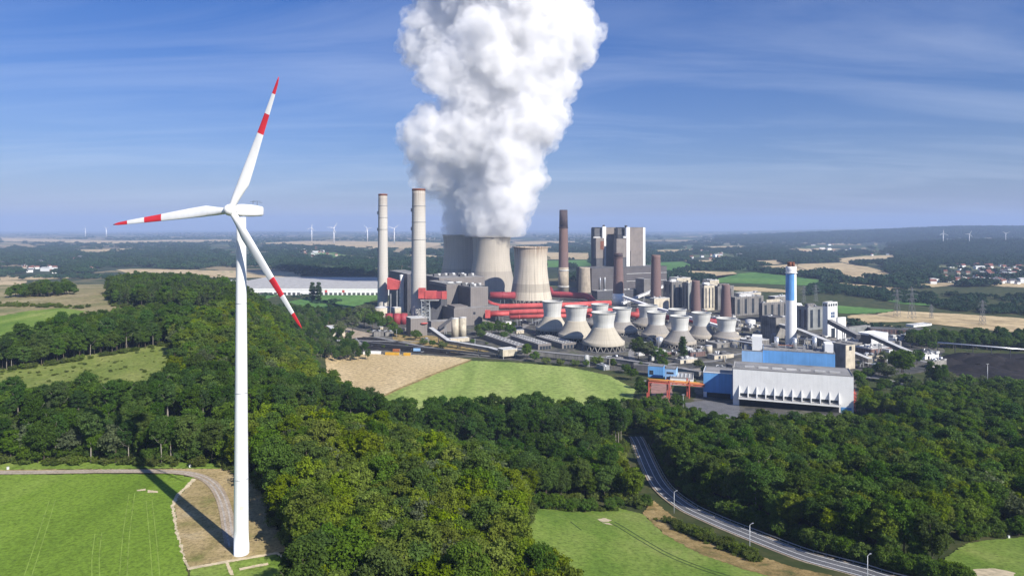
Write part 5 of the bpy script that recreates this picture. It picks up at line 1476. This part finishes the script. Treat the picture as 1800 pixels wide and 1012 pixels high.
for k,(off,mt) in enumerate(((0,P_orange),(2.2,P_orange),(4.4,M_yellow))):
    mb = MB(); mb.tube([Vector((0,off,a_.z-2)),Vector((dv_.x,dv_.y+off,b_.z-2))],0.75,10); mb.build('pipe',mt,t)
mb = MB(); 
for off in (-1,5.6): mb.bar((0,off,a_.z-3.2),(dv_.x,dv_.y+off,b_.z-3.2),0.7)
for i in range(9): mb.bar((dv_.x*i/8,dv_.y*i/8-1,a_.z-3.2+(b_.z-a_.z)*i/8),(dv_.x*i/8,dv_.y*i/8+5.6,a_.z-3.2+(b_.z-a_.z)*i/8),0.5)
mb.build('deck',P_redsteel,t)
for f_ in (0.0,0.36,0.72):
    for off in (-1,5.6):
        mb = MB(); x_,y_ = dv_.x*f_, dv_.y*f_+off; mb.bar((x_,y_,-1),(x_,y_,a_.z-3.2),1.0); mb.build('leg',P_redsteel,t)
# lattice portal
mb = MB(); mb.bar((dv_.x*0.36,5.6,4),(dv_.x*0.46,5.6,a_.z-3.4),0.5); mb.bar((0,-1,6),(dv_.x*0.08,5.6,a_.z-3.4),0.4); mb.build('brace',P_redsteel,t)
o = sheet('truck_yard',[(1205,708),(1240,704),(1300,712),(1300,735),(1210,735)],M_asphalt,0.25,8,0.5)
o = sheet('red_paving',[(1140,672),(1178,674),(1186,706),(1150,712)],plain('red_paving',(0.30,0.17,0.14),0.9,var=0.2,streak=False),0.25,6,0.5)

# warehouse at the back left
t,w,d,h = building('warehouse','very long low white warehouse with pale striped roof behind the woods','warehouse',318,362,700,Y=1420,h=13,a=R(-1.5),wall=G_white,roof=R_solar,d=330)
for i in range(40):
    x = w*(0.02+0.024*i)
    pbox(t,'loading_door',P_redd if (1<i<7 and i!=4) else G_dark,x,-0.2,0.5,x+w*0.015,0.1,5.5) if i not in (9,10,20,21,22) else None
pbox(t,'white_trim',G_white,0,-0.4,h-2,w,-0.05,h+0.6)
for k in range(2): pbox(t,'red_sign',P_red,w*(0.62+0.09*k),-0.3,h*0.45,w*(0.62+0.09*k)+5,0.0,h*0.85)
t,w,d,h = building('greenhouse','long grey greenhouse roofs left of the warehouse','greenhouse',236,262,420,Y=1640,h=7,a=R(-1),wall=G_glass,roof=G_glass,d=60,parapet=False)
for i in range(18): 
    mb = MB(); x = w*i/18; ww = w/18
    mb.add([(x,0,h),(x+ww,0,h),(x+ww/2,0,h+3),(x,d,h),(x+ww,d,h),(x+ww/2,d,h+3)],[(0,1,2),(3,5,4),(0,2,5,3),(1,4,5,2)]); mb.build('roof_bay',R_pale,t)
t,w,d,h = building('beige_house','beige building with flat roof in the gravel yard behind the wheat field','building',573,584,606,base=592,h=9,wall=G_cream,roof=R_pale)
building('red_shed','small rust red shed left of the beige yard building','shed',564,570,585,base=578,h=5,wall=P_redsteel,roof=P_redsteel)
# things in the yard
def container(label,px,pyb,L,mat,rz,cat='container',z=0,group=None):
    P = at(px,pyb); t = thing('container',label,cat,(P.x,P.y,P.z+0.15),rz,group)
    pbox(t,'box',mat,-L/2,-1.3,0.2,L/2,1.3,3.0)
    pbox(t,'skid',M_dark,-L/2+0.3,-1.2,-0.25,L/2-0.3,1.2,0.18)
    for i in range(int(L/1.5)): pbox(t,'rib',mat,-L/2+0.5+i*1.5,-1.38,0.4,-L/2+0.7+i*1.5,-1.31,2.9)
    pbox(t,'door',M_steel,L/2-0.02,-1.1,0.3,L/2+0.08,1.1,2.8)
container('white long container on the yard edge above the wheat field',656,622,18,G_white,R(-8))
container('white shorter container left of the long white one',645,623,8,G_white,R(-8))
container('orange yellow container at the wheat field edge, larger one',690,624,16,M_yellow,R(-8))
container('orange yellow container at the wheat field edge, smaller right one',716,625,8,M_yellow,R(-8))
container('orange red box container stacked behind the yellow ones',697,618,8,P_orange,R(-8))
container('pale blue container on the yard near the dark coal strip',733,617,8,G_bluep,R(-4))
def digger(label,px,pyb,s,mat,rz):
    P = at(px,pyb); t = thing('excavator',label,'excavator',P,rz); t.scale=(s,s,s)
    for k in (-1,1): 
        mb = MB(); mb.box(-2.2,k*1.3-0.35,0,2.2,k*1.3+0.35,1.0); mb.build('track',M_dark,t)
    pbox(t,'body',mat,-2.2,-1.3,1.1,1.4,1.3,2.5); pbox(t,'cab',M_window,0.2,-1.25,2.5,1.5,0.0,3.7)
    mb = MB(); mb.bar((1.2,0.4,2.0),(4.2,0.4,5.2),0.5,0.7); mb.build('boom',mat,t)
    mb = MB(); mb.bar((4.2,0.4,5.2),(6.2,0.4,2.4),0.4,0.5); mb.build('arm',mat,t)
    mb = MB(); mb.box(5.6,-0.3,1.2,6.8,1.1,2.4); mb.build('bucket',M_dark,t)
digger('large beige crushing machine with boom standing in the gravel yard',576,604,2.6,G_cream,R(20))
digger('dark excavator beside the white container on the coal strip',636,609,1.8,M_steel,R(160))
digger('small excavator at the edge of the wheat field',600,619,1.4,M_dark,R(-30))
gallery('belt_conveyor','dark belt conveyor running across the coal yard behind the wheat field',[pz(622,600,3),pz(690,607,3),pz(760,613,3),pz(872,624,3)],2.6,1.6,M_dark,R_dark)
gallery('belt_conveyor','grey belt conveyor rising to the beige crushing machine',[pz(572,600,2),pz(594,598,12),pz(640,603,3)],2.2,1.2,M_steel,R_grey)

# ------------------------------------------------------------------ cars, pylons, lamps, rails
def car(label,px,pyb,mat,rz,group=None,dz=0.2):
    P = at(px,pyb); t = thing('parked_car',label,'car',(P.x,P.y,P.z+dz),rz,group)
    mb = MB(); mb.add([(-2.1,-.85,.35),(2.1,-.85,.35),(2.1,.85,.35),(-2.1,.85,.35),(-2.15,-.85,.95),(2.1,-.8,.85),(2.1,.8,.85),(-2.15,.85,.95)],[(0,3,2,1),(4,5,6,7),(0,1,5,4),(1,2,6,5),(2,3,7,6),(3,0,4,7)]); mb.build('body',mat,t)
    mb = MB(); mb.add([(-1.7,-.8,.94),(0.9,-.8,.88),(0.9,.8,.88),(-1.7,.8,.94),(-1.3,-.65,1.45),(0.2,-.65,1.45),(0.2,.65,1.45),(-1.3,.65,1.45)],[(4,5,6,7),(0,1,5,4),(1,2,6,5),(2,3,7,6),(3,0,4,7)]); mb.build('cabin',M_window,t)
    for x in (-1.3,1.3):
        for y in (-.8,.8):
            mb = MB(); mb.tube([(x,y-.1,.33),(x,y+.1,.33)],.33,12); mb.build('wheel',M_dark,t)
cars = [(620,620,G_white),(612,619,M_dark),(742,619,M_steel),(873,597,G_white),(880,598,M_steel),(886,600,P_red),(892,601,G_white),(900,604,M_dark)]
cl = ['white car parked on the yard edge above the wheat field','dark car parked left of the white one above the wheat field','grey car on the yard beside the pale blue container','white car parked between the long sheds, leftmost','grey car parked between the long sheds, second from left','red car parked between the long sheds','second white car parked between the long sheds, right of the red one','dark car parked between the long sheds, rightmost']
for (x,y,mt),lb in zip(cars,cl): car(lb,x,y,mt,R(random.uniform(-20,60)),'cars parked around the plant')
def pylon(px,pyb,pyt,label,Y=None):
    P = at(px,pyb); H = CAM_H-(pyt-HY)/F*P.y-P.z
    t = thing('power_pylon',label,'pylon',P,R(20),'power pylons on the plain'); w0 = H*0.075
    mb = MB(); wd = 0.22+H*0.0018; pt = lambda f: w0*(1-f)**1.1+0.5
    for sx,sy in ((1,1),(1,-1),(-1,1),(-1,-1)):
        for i in range(6):
            f0,f1 = i/6,(i+1)/6; mb.bar((sx*pt(f0),sy*pt(f0),H*f0),(sx*pt(f1),sy*pt(f1),H*f1),wd)
    for i in range(6):
        f0,f1 = i/6,(i+1)/6
        for s in (1,-1):
            mb.bar((-pt(f0),s*pt(f0),H*f0),(pt(f1),s*pt(f1),H*f1),wd*0.7); mb.bar((pt(f0),s*pt(f0),H*f0),(-pt(f1),s*pt(f1),H*f1),wd*0.7)
            mb.bar((s*pt(f0),-pt(f0),H*f0),(s*pt(f1),pt(f1),H*f1),wd*0.7)
    mb.build('lattice_mast',M_pyl,t)
    for f,l in ((0.62,0.20),(0.78,0.26),(0.92,0.16)):
        mb = MB(); L = H*l
        for s in (1,-1): mb.bar((0,-0.6,H*f),(s*L,0,H*f),wd*0.8); mb.bar((0,0,H*f+2.2),(s*L,0,H*f),wd*0.6); mb.bar((s*L,0,H*f),(s*L,0,H*f-2.5),0.25)
        mb.build('cross_arm',M_pyl,t)
for px_,b_,tp_,lb in ((1727,570,527,'steel lattice pylon standing in the wheat field at the far right'),(1577,556,508,'steel lattice pylon left of the pair near the wheat field'),(1603,560,505,'taller steel lattice pylon near the wheat field, right of the pair'),(1413,532,502,'lattice pylon behind the chimney with blue panel'),(1434,530,500,'lattice pylon left of the white tower, far behind'),(1637,560,535,'small lattice pylon between the wheat field and woods'),(1384,522,498,'small lattice pylon just left of the blue panel chimney')): pylon(px_,b_,tp_,lb)
def lamp(px,pyb,pyt,label):
    P = at(px,pyb); Hh = 9.0
    t = thing('street_lamp',label,'street lamp',P,R(35),'street lamps along the road')
    mb = MB(); mb.lathe([(0.13,0),(0.12,1.2),(0.09,Hh)],12); mb.build('pole',M_galv,t)
    mb = MB(); mb.tube([(0,0,Hh-0.05),(0.5,0,Hh+0.15),(1.3,0,Hh+0.2)],0.06,8); mb.build('arm',M_galv,t)
    mb = MB(); mb.box(1.2,-0.17,Hh+0.12,1.95,0.17,Hh+0.3); mb.build('lamp_head',M_silver,t)
lamp(1185,902,868,'galvanised street lamp on the outer bend of the road, farthest of three')
lamp(1318,968,925,'galvanised street lamp on the verge, middle of three along the road')
lamp(1525,1030,980,'galvanised street lamp at the bottom edge, nearest of three along the road')
for (px_,pyb,Hh,lb) in ((1201,722,12,'tall yard lamp mast beside the pipe bridge'),(1736,690,24,'tall lamp mast in front of the dark coal yard'),(1134,690,10,'lamp post left of the pipe bridge'),(697,596,12,'yard lamp post near the transfer building'),(835,618,14,'yard lamp post right of the silos')):
    P = at(px_,pyb); t = thing('lamp_mast',lb,'lamp mast',P)
    mb = MB(); mb.lathe([(0.22,0),(0.14,Hh)],8); mb.build('pole',M_galv,t); mb = MB(); mb.box(-1.0,-0.25,Hh-0.1,1.0,0.25,Hh+0.35); mb.build('lamp_head',M_silver,t)
def guard_rail(label,o_,i0,i1):
    mb = MB(); P = road[i0:i1]; V = []
    for i,p in enumerate(P):
        d = (P[min(i+1,len(P)-1)]-P[max(i-1,0)]).normalized(); q = p+Vector((d.y,-d.x))*o_
        V.append(Vector((q.x,q.y,float(ground_z(p.x,p.y))+0.3)))
    t = thing('guard_rail',label,'guard rail',V[0]); o = V[0]
    mb = MB()
    for a,b in zip(V[:-1],V[1:]): mb.bar(a-o+Vector((0,0,0.62)),b-o+Vector((0,0,0.62)),0.08,0.32)
    mb.build('rail',M_galv,t)
    ac = 0
    for a,b in zip(V[:-1],V[1:]):
        ac += (b-a).length
        if ac > 4:
            ac = 0; mb = MB(); mb.box(a.x-o.x-.06,a.y-o.y-.06,a.z-o.z-0.3,a.x-o.x+.06,a.y-o.y+.06,a.z-o.z+0.6); mb.build('post',M_galv,t)
guard_rail('metal guard rail along the inner side of the road bend below the wood',-5.2,20,len(road)-4)
guard_rail('metal guard rail along the left side of the straight road end',5.0,14,48)
# marker stones
for (px_,pyb,lb) in ((334,821,'white marker stone in the grass behind the farm track, right one'),(14,825,'white marker stone in the grass behind the farm track, left one'),(1018,886,'white marker post at the back edge of the small meadow'),(1773,946,'white marker post at the edge of the mown grass, lower right')):
    P = at(px_,pyb); t = thing('marker_post',lb,'marker post',P)
    mb = MB(); mb.box(-0.3,-0.3,-0.1,0.3,0.3,1.1); mb.build('stone',G_white,t); mb = MB(); mb.box(-0.32,-0.32,1.1,0.32,0.32,1.25); mb.build('cap',M_steel,t)

# single trees inside and around the plant
def ptree(px_,pyb,key,hpx,label,group=None):
    P = at(px_,pyb); H = hpx*P.y/F; v = VAR[key]; s = H/v['H']
    o = tree(key,P.x,P.y,s,label,'tree',group)
    if key.startswith('pop'): o.scale = (s*1.5,s*1.5,s)
    elif key.startswith('mid') or key.startswith('grey'): o.scale = (s*1.15,s*1.15,s)
for px_,pyb,hp_,lb in ((1200,634,42,'dark green columnar poplar standing before the squat grey towers'),(1636,682,46,'columnar poplar near the coal yard, leftmost of three'),(1648,684,42,'columnar poplar near the coal yard, middle of three'),(1660,682,40,'columnar poplar near the coal yard, rightmost of three'),(549,528,31,'dark poplar standing alone before the warehouse, left of the pair'),(560,528,31,'dark poplar standing alone before the warehouse, right of the pair')):
    ptree(px_,pyb,random.choice(['poplar0','poplar1']),hp_,lb)
g2 = 'trees and bushes inside the plant grounds'
spots = [(1122,632,44,'mid0'),(1140,636,36,'grey0'),(1160,640,30,'mid1'),(926,632,30,'mid2'),(940,636,20,'bushy0'),(1050,642,16,'shrub0'),(1078,648,20,'mid3'),(1100,656,18,'bushy1'),(1165,650,22,'mid1'),(1228,652,22,'grey1'),
 (640,575,34,'mid0'),(655,578,30,'mid1'),(670,582,26,'mid2'),(690,586,22,'bushy0'),(630,568,30,'grey0'),(612,562,24,'mid3'),(700,592,18,'bushy1'),(730,598,20,'mid2'),(650,560,26,'grey1'),(664,568,24,'mid0'),(682,574,20,'bushy0'),(620,585,30,'grey0'),(598,592,28,'grey1'),(560,590,22,'mid1'),(760,610,14,'bushy1'),(778,613,14,'shrub1'),(745,606,12,'shrub2'),
 (840,590,22,'mid0'),(852,588,24,'mid1'),(864,588,24,'mid2'),(876,588,26,'mid3'),(888,588,24,'mid0'),(898,590,20,'mid1'),(846,596,18,'bushy0'),(886,597,16,'bushy1'),
 (1585,655,44,'mid2'),(1570,650,30,'mid3'),(1555,640,24,'grey0'),(1612,640,26,'mid0'),(1600,612,30,'mid1'),(1620,612,26,'mid2'),(1640,618,20,'mid3'),(1545,660,24,'bushy0'),(1526,668,24,'bushy1'),(1510,676,26,'mid0'),(1240,660,18,'bushy0'),(1110,668,24,'bushy1'),(1130,700,34,'mid2'),(1124,684,26,'mid3'),(1190,720,30,'mid0'),(1160,725,34,'mid1'),(960,640,12,'shrub0'),(985,642,12,'shrub1'),(1010,643,12,'shrub2'),(1030,645,14,'bushy0'),(1655,700,30,'mid0'),(1690,705,36,'mid1'),(1740,700,36,'mid2'),(1790,705,40,'mid3')]
for i,(x,y,hp_,k) in enumerate(spots):
    if k.startswith('mid') and i%3: k = 'bushy%d'%(i%2)
    look = {'mid':'mid green tree','grey':'greyish green tree','bushy':'low bushy green tree','shrub':'low green shrub'}[k[:-1]]
    where = 'by the conveyor at the green field' if 900<x<1175 else ('on the bank left of the grey halls' if x<800 else ('in the strip before the red pipes' if x<900 else ('near the pipe bridge and blue hall' if x<1300 else 'between the incinerator and coal yard')))
    ptree(x,y,k,hp_,look+' standing '+where,look+'s '+where)

# small plant: many little units between the buildings
ru = random.Random(21); nu = 0
def unit(P, kind):
    s = ru.uniform(0.8,1.5)
    if kind == 0:
        t = thing('equipment_unit','small grey equipment unit with pipe and fan standing in the plant yard','equipment',P,A0+ru.choice((0,1.57)),'small equipment units in the plant yard')
        a,b,c = ru.uniform(3,7)*s, ru.uniform(2,4)*s, ru.uniform(2.5,5)*s
        pbox(t,'housing',ru.choice((M_steel,G_conc,R_pale,G_mid)),-a,-b,-0.3,a,b,c)
        mb = MB(); mb.cyl(a*0.3,0,c+0.01,c+1.6*s,b*0.45,n=14); mb.build('fan',ru.choice((M_silver,M_steel)),t)
        mb = MB(); mb.tube([(-a-0.2,b*0.4,0),(-a-0.2,b*0.4,c+1.5),(-a*0.3,b*0.4,c+1.5)],0.45,8); mb.build('pipe',M_silver,t)
    elif kind == 1:
        t = thing('small_tank','small upright steel tank with ladder in the plant yard','tank',P,ru.uniform(0,3),'small upright tanks in the plant yard')
        r_,h_ = ru.uniform(1.6,3.6)*s, ru.uniform(4,8)*s
        mb = MB(); mb.lathe([(r_,-0.3),(r_,h_),(r_*0.5,h_+r_*0.3),(0.1,h_+r_*0.36)],22); mb.build('tank_wall',ru.choice((G_cream,M_silver,G_conc,R_pale)),t)
        mb = MB(); mb.box(-r_-0.5,-0.4,0,-r_+0.05,0.4,h_+0.8); mb.build('ladder',M_steel,t)
    else:
        t = thing('site_cabin','small flat roofed site cabin with door and window in the plant yard','cabin',P,A0+ru.choice((0,1.57)),'site cabins in the plant yard')
        a = ru.uniform(4,9)*s
        pbox(t,'wall',ru.choice((G_white,G_cream,G_brick,G_conc,G_warm)),0,0,-0.3,a,4*s,3*s); pbox(t,'roof',ru.choice((R_grey,R_dark,R_pale)),-0.3,-0.3,3*s+0.01,a+0.3,4*s+0.3,3*s+0.35)
        pbox(t,'door',M_window,a*0.2,-0.08,0,a*0.2+1,0.05,2.1); pbox(t,'window',M_window,a*0.5,-0.08,1,a*0.5+1.6,0.05,2.1)
FOOT = [(o.matrix_basis.translation.x, o.matrix_basis.translation.y) for o in col.objects if o.type == 'EMPTY' and o.get('category') in ('building','cooling tower','shed','chimney','tank','tower')]
for (u0,u1,v0,v1,n) in ((1120,1340,600,655,40),(868,1000,566,588,16),(1400,1640,594,650,34),(1290,1440,570,606,22),(1000,1130,640,652,6),(640,760,572,606,8),(1160,1420,545,575,22)):
    for _ in range(n):
        P = at(ru.uniform(u0,u1), ru.uniform(v0,v1))
        if all(math.hypot(P.x-x, P.y-y) > 13 for x,y in FOOT):
            unit(P, ru.choice((0,0,1,2,2))); FOOT.append((P.x,P.y))
M_yroad = plain('plant_road', (0.22,0.215,0.21), 0.9, var=0.2, streak=False)
for pth in (((660,592),(720,604),(800,618),(860,626)),((1110,650),(1180,640),(1260,634),(1300,622),(1420,612),(1560,620),(1640,640)),((870,600),(900,588),(930,570),(960,558)),((1130,648),(1110,628),(1120,610),(1180,606),(1250,610)),((540,585),(600,596),(680,600),(760,600)),((1500,660),(1560,668),(1640,690),(1720,692),(1830,688))):
    ribbon('plant_road', smooth_path([at(*p).xy for p in pth],8), -3.2, 3.2, M_yroad, 0.30)
for (px_,pyb,k,hp_,lb) in ((1588,668,'mid2',56,'big dark rounded tree left of the columnar poplars'),(1700,690,'bushy0',34,'broad bushy tree in front of the coal yard, left'),(1765,694,'bushy1',36,'broad bushy tree in front of the coal yard, right'),(1560,672,'grey1',34,'greyish tree beside the big dark rounded tree'),(1720,712,'mid0',40,'mid green tree below the tall yard lamp'),(1670,706,'bushy1',32,'bushy tree below the columnar poplars')):
    ptree(px_,pyb,k,hp_,lb)

# ------------------------------------------------------------------ far houses
M_roof1 = plain('clay_roof', (0.20,0.085,0.06), 0.9, var=0.2, streak=False); M_roof2 = plain('slate_roof', (0.10,0.10,0.11), 0.9, var=0.2, streak=False)
def house_mesh(name,w,d,h,rh,roofm,wallm):
    mb = MB(); mb.box(-w/2,-d/2,-1,w/2,d/2,h,0)
    mb.add([(-w/2-.4,-d/2-.4,h+.02),(w/2+.4,-d/2-.4,h+.02),(w/2+.4,d/2+.4,h+.02),(-w/2-.4,d/2+.4,h+.02),(-w/2-.4,0,h+rh),(w/2+.4,0,h+rh)],[(0,1,5,4),(2,3,4,5),(0,4,3),(1,2,5),(0,3,2,1)],mi=1)
    o = mb.build(name,[wallm,roofm]); me = o.data; bpy.data.objects.remove(o); return me
HM = [house_mesh('house',11,9,6,4,M_roof1,G_white),house_mesh('house',13,9,6,4,M_roof2,G_white),house_mesh('house',10,9,5.5,4.5,M_roof1,G_cream),house_mesh('house',26,14,8,2,R_pale,G_white)]
VILL = [(1640,1900,468,501,132,'small white walled house in the village below the wooded ridge at right','houses of the village below the wooded ridge'),
 (1190,1300,436,458,30,'tiny pale house in the hazy village right of the tall boiler house','houses of the village right of the boiler house'),
 (440,640,437,458,50,'tiny pale house in the hazy village right of the turbine tower','houses of the village right of the turbine tower'),
 (0,160,452,482,42,'pale house in the village at the far left edge of the plain','houses of the village at the far left'),
 (1330,1560,428,450,28,'tiny house scattered in the far hazy plain at right','houses scattered on the far right plain'),
 (640,760,462,480,14,'pale house among trees behind the two tall chimneys','houses behind the tall chimneys')]
rh = random.Random(3)
for (u0,u1,v0,v1,n,lb,g) in VILL:
    for i in range(n):
        u = (u0+u1)/2 + (u1-u0)/2*max(-1,min(1,rh.gauss(0,0.5))); v = rh.uniform(v0,v1); P = at(u,v)
        o = bpy.data.objects.new('house', rh.choices(HM,(5,4,4,1))[0]); col.objects.link(o)
        o.location = P; o.rotation_euler = (0,0,rh.uniform(-0.6,0.6)); s = rh.uniform(0.85,1.35); o.scale=(s,s,s)
        tag(o,lb,'house',g)
# ------------------------------------------------------------------ steam plume
def build_plume():
    S = [ # px, py, radius px, depth shift m
     (806,406,24,88),(801,388,26,92),(806,366,27,90),(792,348,24,95),(804,334,30,85),(803,310,36,70),
     (836,400,22,40),(838,376,26,40),(842,352,28,40),(840,325,30,40),(866,404,33,0),(874,390,40,0),(886,366,45,0),(893,340,46,0),(896,312,46,5),(888,285,48,10),(846,345,34,30),(845,300,44,30),
     (765,310,36,60),(752,288,30,50),(770,270,44,40),(735,258,26,40),(728,230,24,20),(745,212,24,15),(775,222,40,20),(800,200,30,25),(815,235,48,20),(850,250,56,10),(900,245,52,0),(925,290,26,0),(945,315,16,0),
     (940,222,48,0),(968,196,36,0),(955,170,46,0),(900,190,60,10),(855,190,50,20),(830,150,44,10),(790,130,42,0),(765,122,30,0),(760,140,22,0),(880,130,62,10),(930,130,60,0),(975,120,42,0),(985,145,32,0),
     (965,80,52,0),(1000,55,44,0),(1025,85,26,0),(1040,60,18,0),(920,70,58,20),(870,70,55,0),(820,90,42,0),(790,70,42,60),(760,85,38,90),(735,95,28,100),(722,75,22,110),(755,45,40,110),(800,25,52,80),
     (860,20,60,30),(920,10,60,10),(970,15,46,0),(1005,15,30,0),(900,-45,75,20),(830,-45,64,60),(770,-20,46,110),(965,-50,60,10),(880,-110,80,30)]
    r = random.Random(4); sph = []
    m0 = 1400/F
    for (u,v,rad,dy) in S:
        Y = 1400 + dy + r.uniform(-14,14); P = py_(u,v,Y); Rm = rad*m0
        sph.append((P, Rm*0.80))
        for _ in range(18):
            d = Vector((r.gauss(0,1),r.gauss(0,1),r.gauss(0,1))).normalized(); q = r.uniform(0.22,0.58)*Rm
            c = P + d*(Rm*0.98 - q*0.75)
            sph.append((c, q))
            for _ in range(5):
                d2 = (d + Vector((r.gauss(0,.6),r.gauss(0,.6),r.gauss(0,.6)))).normalized(); q2 = r.uniform(0.28,0.5)*q
                sph.append((c + d2*(q*0.95), q2))
    ico = bmesh.new(); bmesh.ops.create_icosphere(ico, subdivisions=2, radius=1.0)
    iv = np.array([v.co[:] for v in ico.verts]); fi = np.array([[v.index for v in f.verts] for f in ico.faces]); ico.free()
    sph = sph
    V = np.concatenate([iv*R_ + np.array(P) for P, R_ in sph]); Fc = np.concatenate([fi + i*len(iv) for i in range(len(sph))])
    # the core and a thinner torn veil round it; both are remeshed after the billows are pushed out
    dg = None
    def remesh(me, vs):
        o = bpy.data.objects.new('steam_tmp', me); col.objects.link(o)
        md = o.modifiers.new('remesh','REMESH'); md.mode = 'VOXEL'; md.voxel_size = vs
        ev = o.evaluated_get(bpy.context.evaluated_depsgraph_get()); m2 = bpy.data.meshes.new_from_object(ev)
        bpy.data.objects.remove(o); bpy.data.meshes.remove(me); return m2
    def grow(name, vs, off, a1, s1, a2, s2):
        me = bpy.data.meshes.new('tmp'); me.from_pydata(V.tolist(), [], Fc.tolist()); me.update()
        me = remesh(me, vs); n = len(me.vertices)
        co = np.empty(n*3, np.float32); me.vertices.foreach_get('co', co); co = co.reshape(-1,3)
        nr = np.empty(n*3, np.float32); me.vertex_normals.foreach_get('vector', nr); nr = nr.reshape(-1,3)
        for i in range(n):
            p = Vector(co[i]); co[i] += nr[i]*(mnoise.fractal(p/s1, 0.9, 2.1, 5)*a1 + mnoise.noise(p/s2)*a2 + off)
        co[:,2] = np.where(co[:,2] < 121.0, 121.0 - (121.0-co[:,2])*0.05, co[:,2])
        me.vertices.foreach_set('co', co.ravel()); me.update()
        me = remesh(me, vs); me.name = name
        me.polygons.foreach_set('use_smooth', [True]*len(me.polygons))
        return me
    def steam(name, stops, scale):
        m = bpy.data.materials.new(name); m.use_nodes = True; nt = m.node_tree; nt.nodes.clear(); out = nt.nodes.new('ShaderNodeOutputMaterial')
        v = nt.nodes.new('ShaderNodeVolumePrincipled'); v.inputs['Color'].default_value = (1,1,1,1); v.inputs['Anisotropy'].default_value = 0.0
        nt.links.new(ramp(nt, tex_noise(nt, coords(nt), scale, 6, 0.65, 0.6), stops), v.inputs['Density'])
        nt.links.new(v.outputs[0], out.inputs['Volume']); return m
    core = grow('steam_plume', 2.4, -3.2, 5.5, 22.0, 4.0, 70.0)
    core.materials.clear(); core.materials.append(steam('steam', [(0.34,0.008),(0.50,0.040),(0.64,0.095)], 0.035))
    o = bpy.data.objects.new('steam_plume', core); col.objects.link(o)
    veil = grow('steam_veil', 3.2, 6.5, 10.0, 16.0, 5.0, 55.0)
    veil.materials.clear(); veil.materials.append(steam('steam_thin', [(0.40,0.0),(0.52,0.018),(0.68,0.055)], 0.06))
    w_ = bpy.data.objects.new('steam_veil', veil); col.objects.link(w_); w_.parent = o
    tag(o, 'huge billowing white steam plume rising from the two big cooling towers', 'steam plume')
    return o
build_plume()
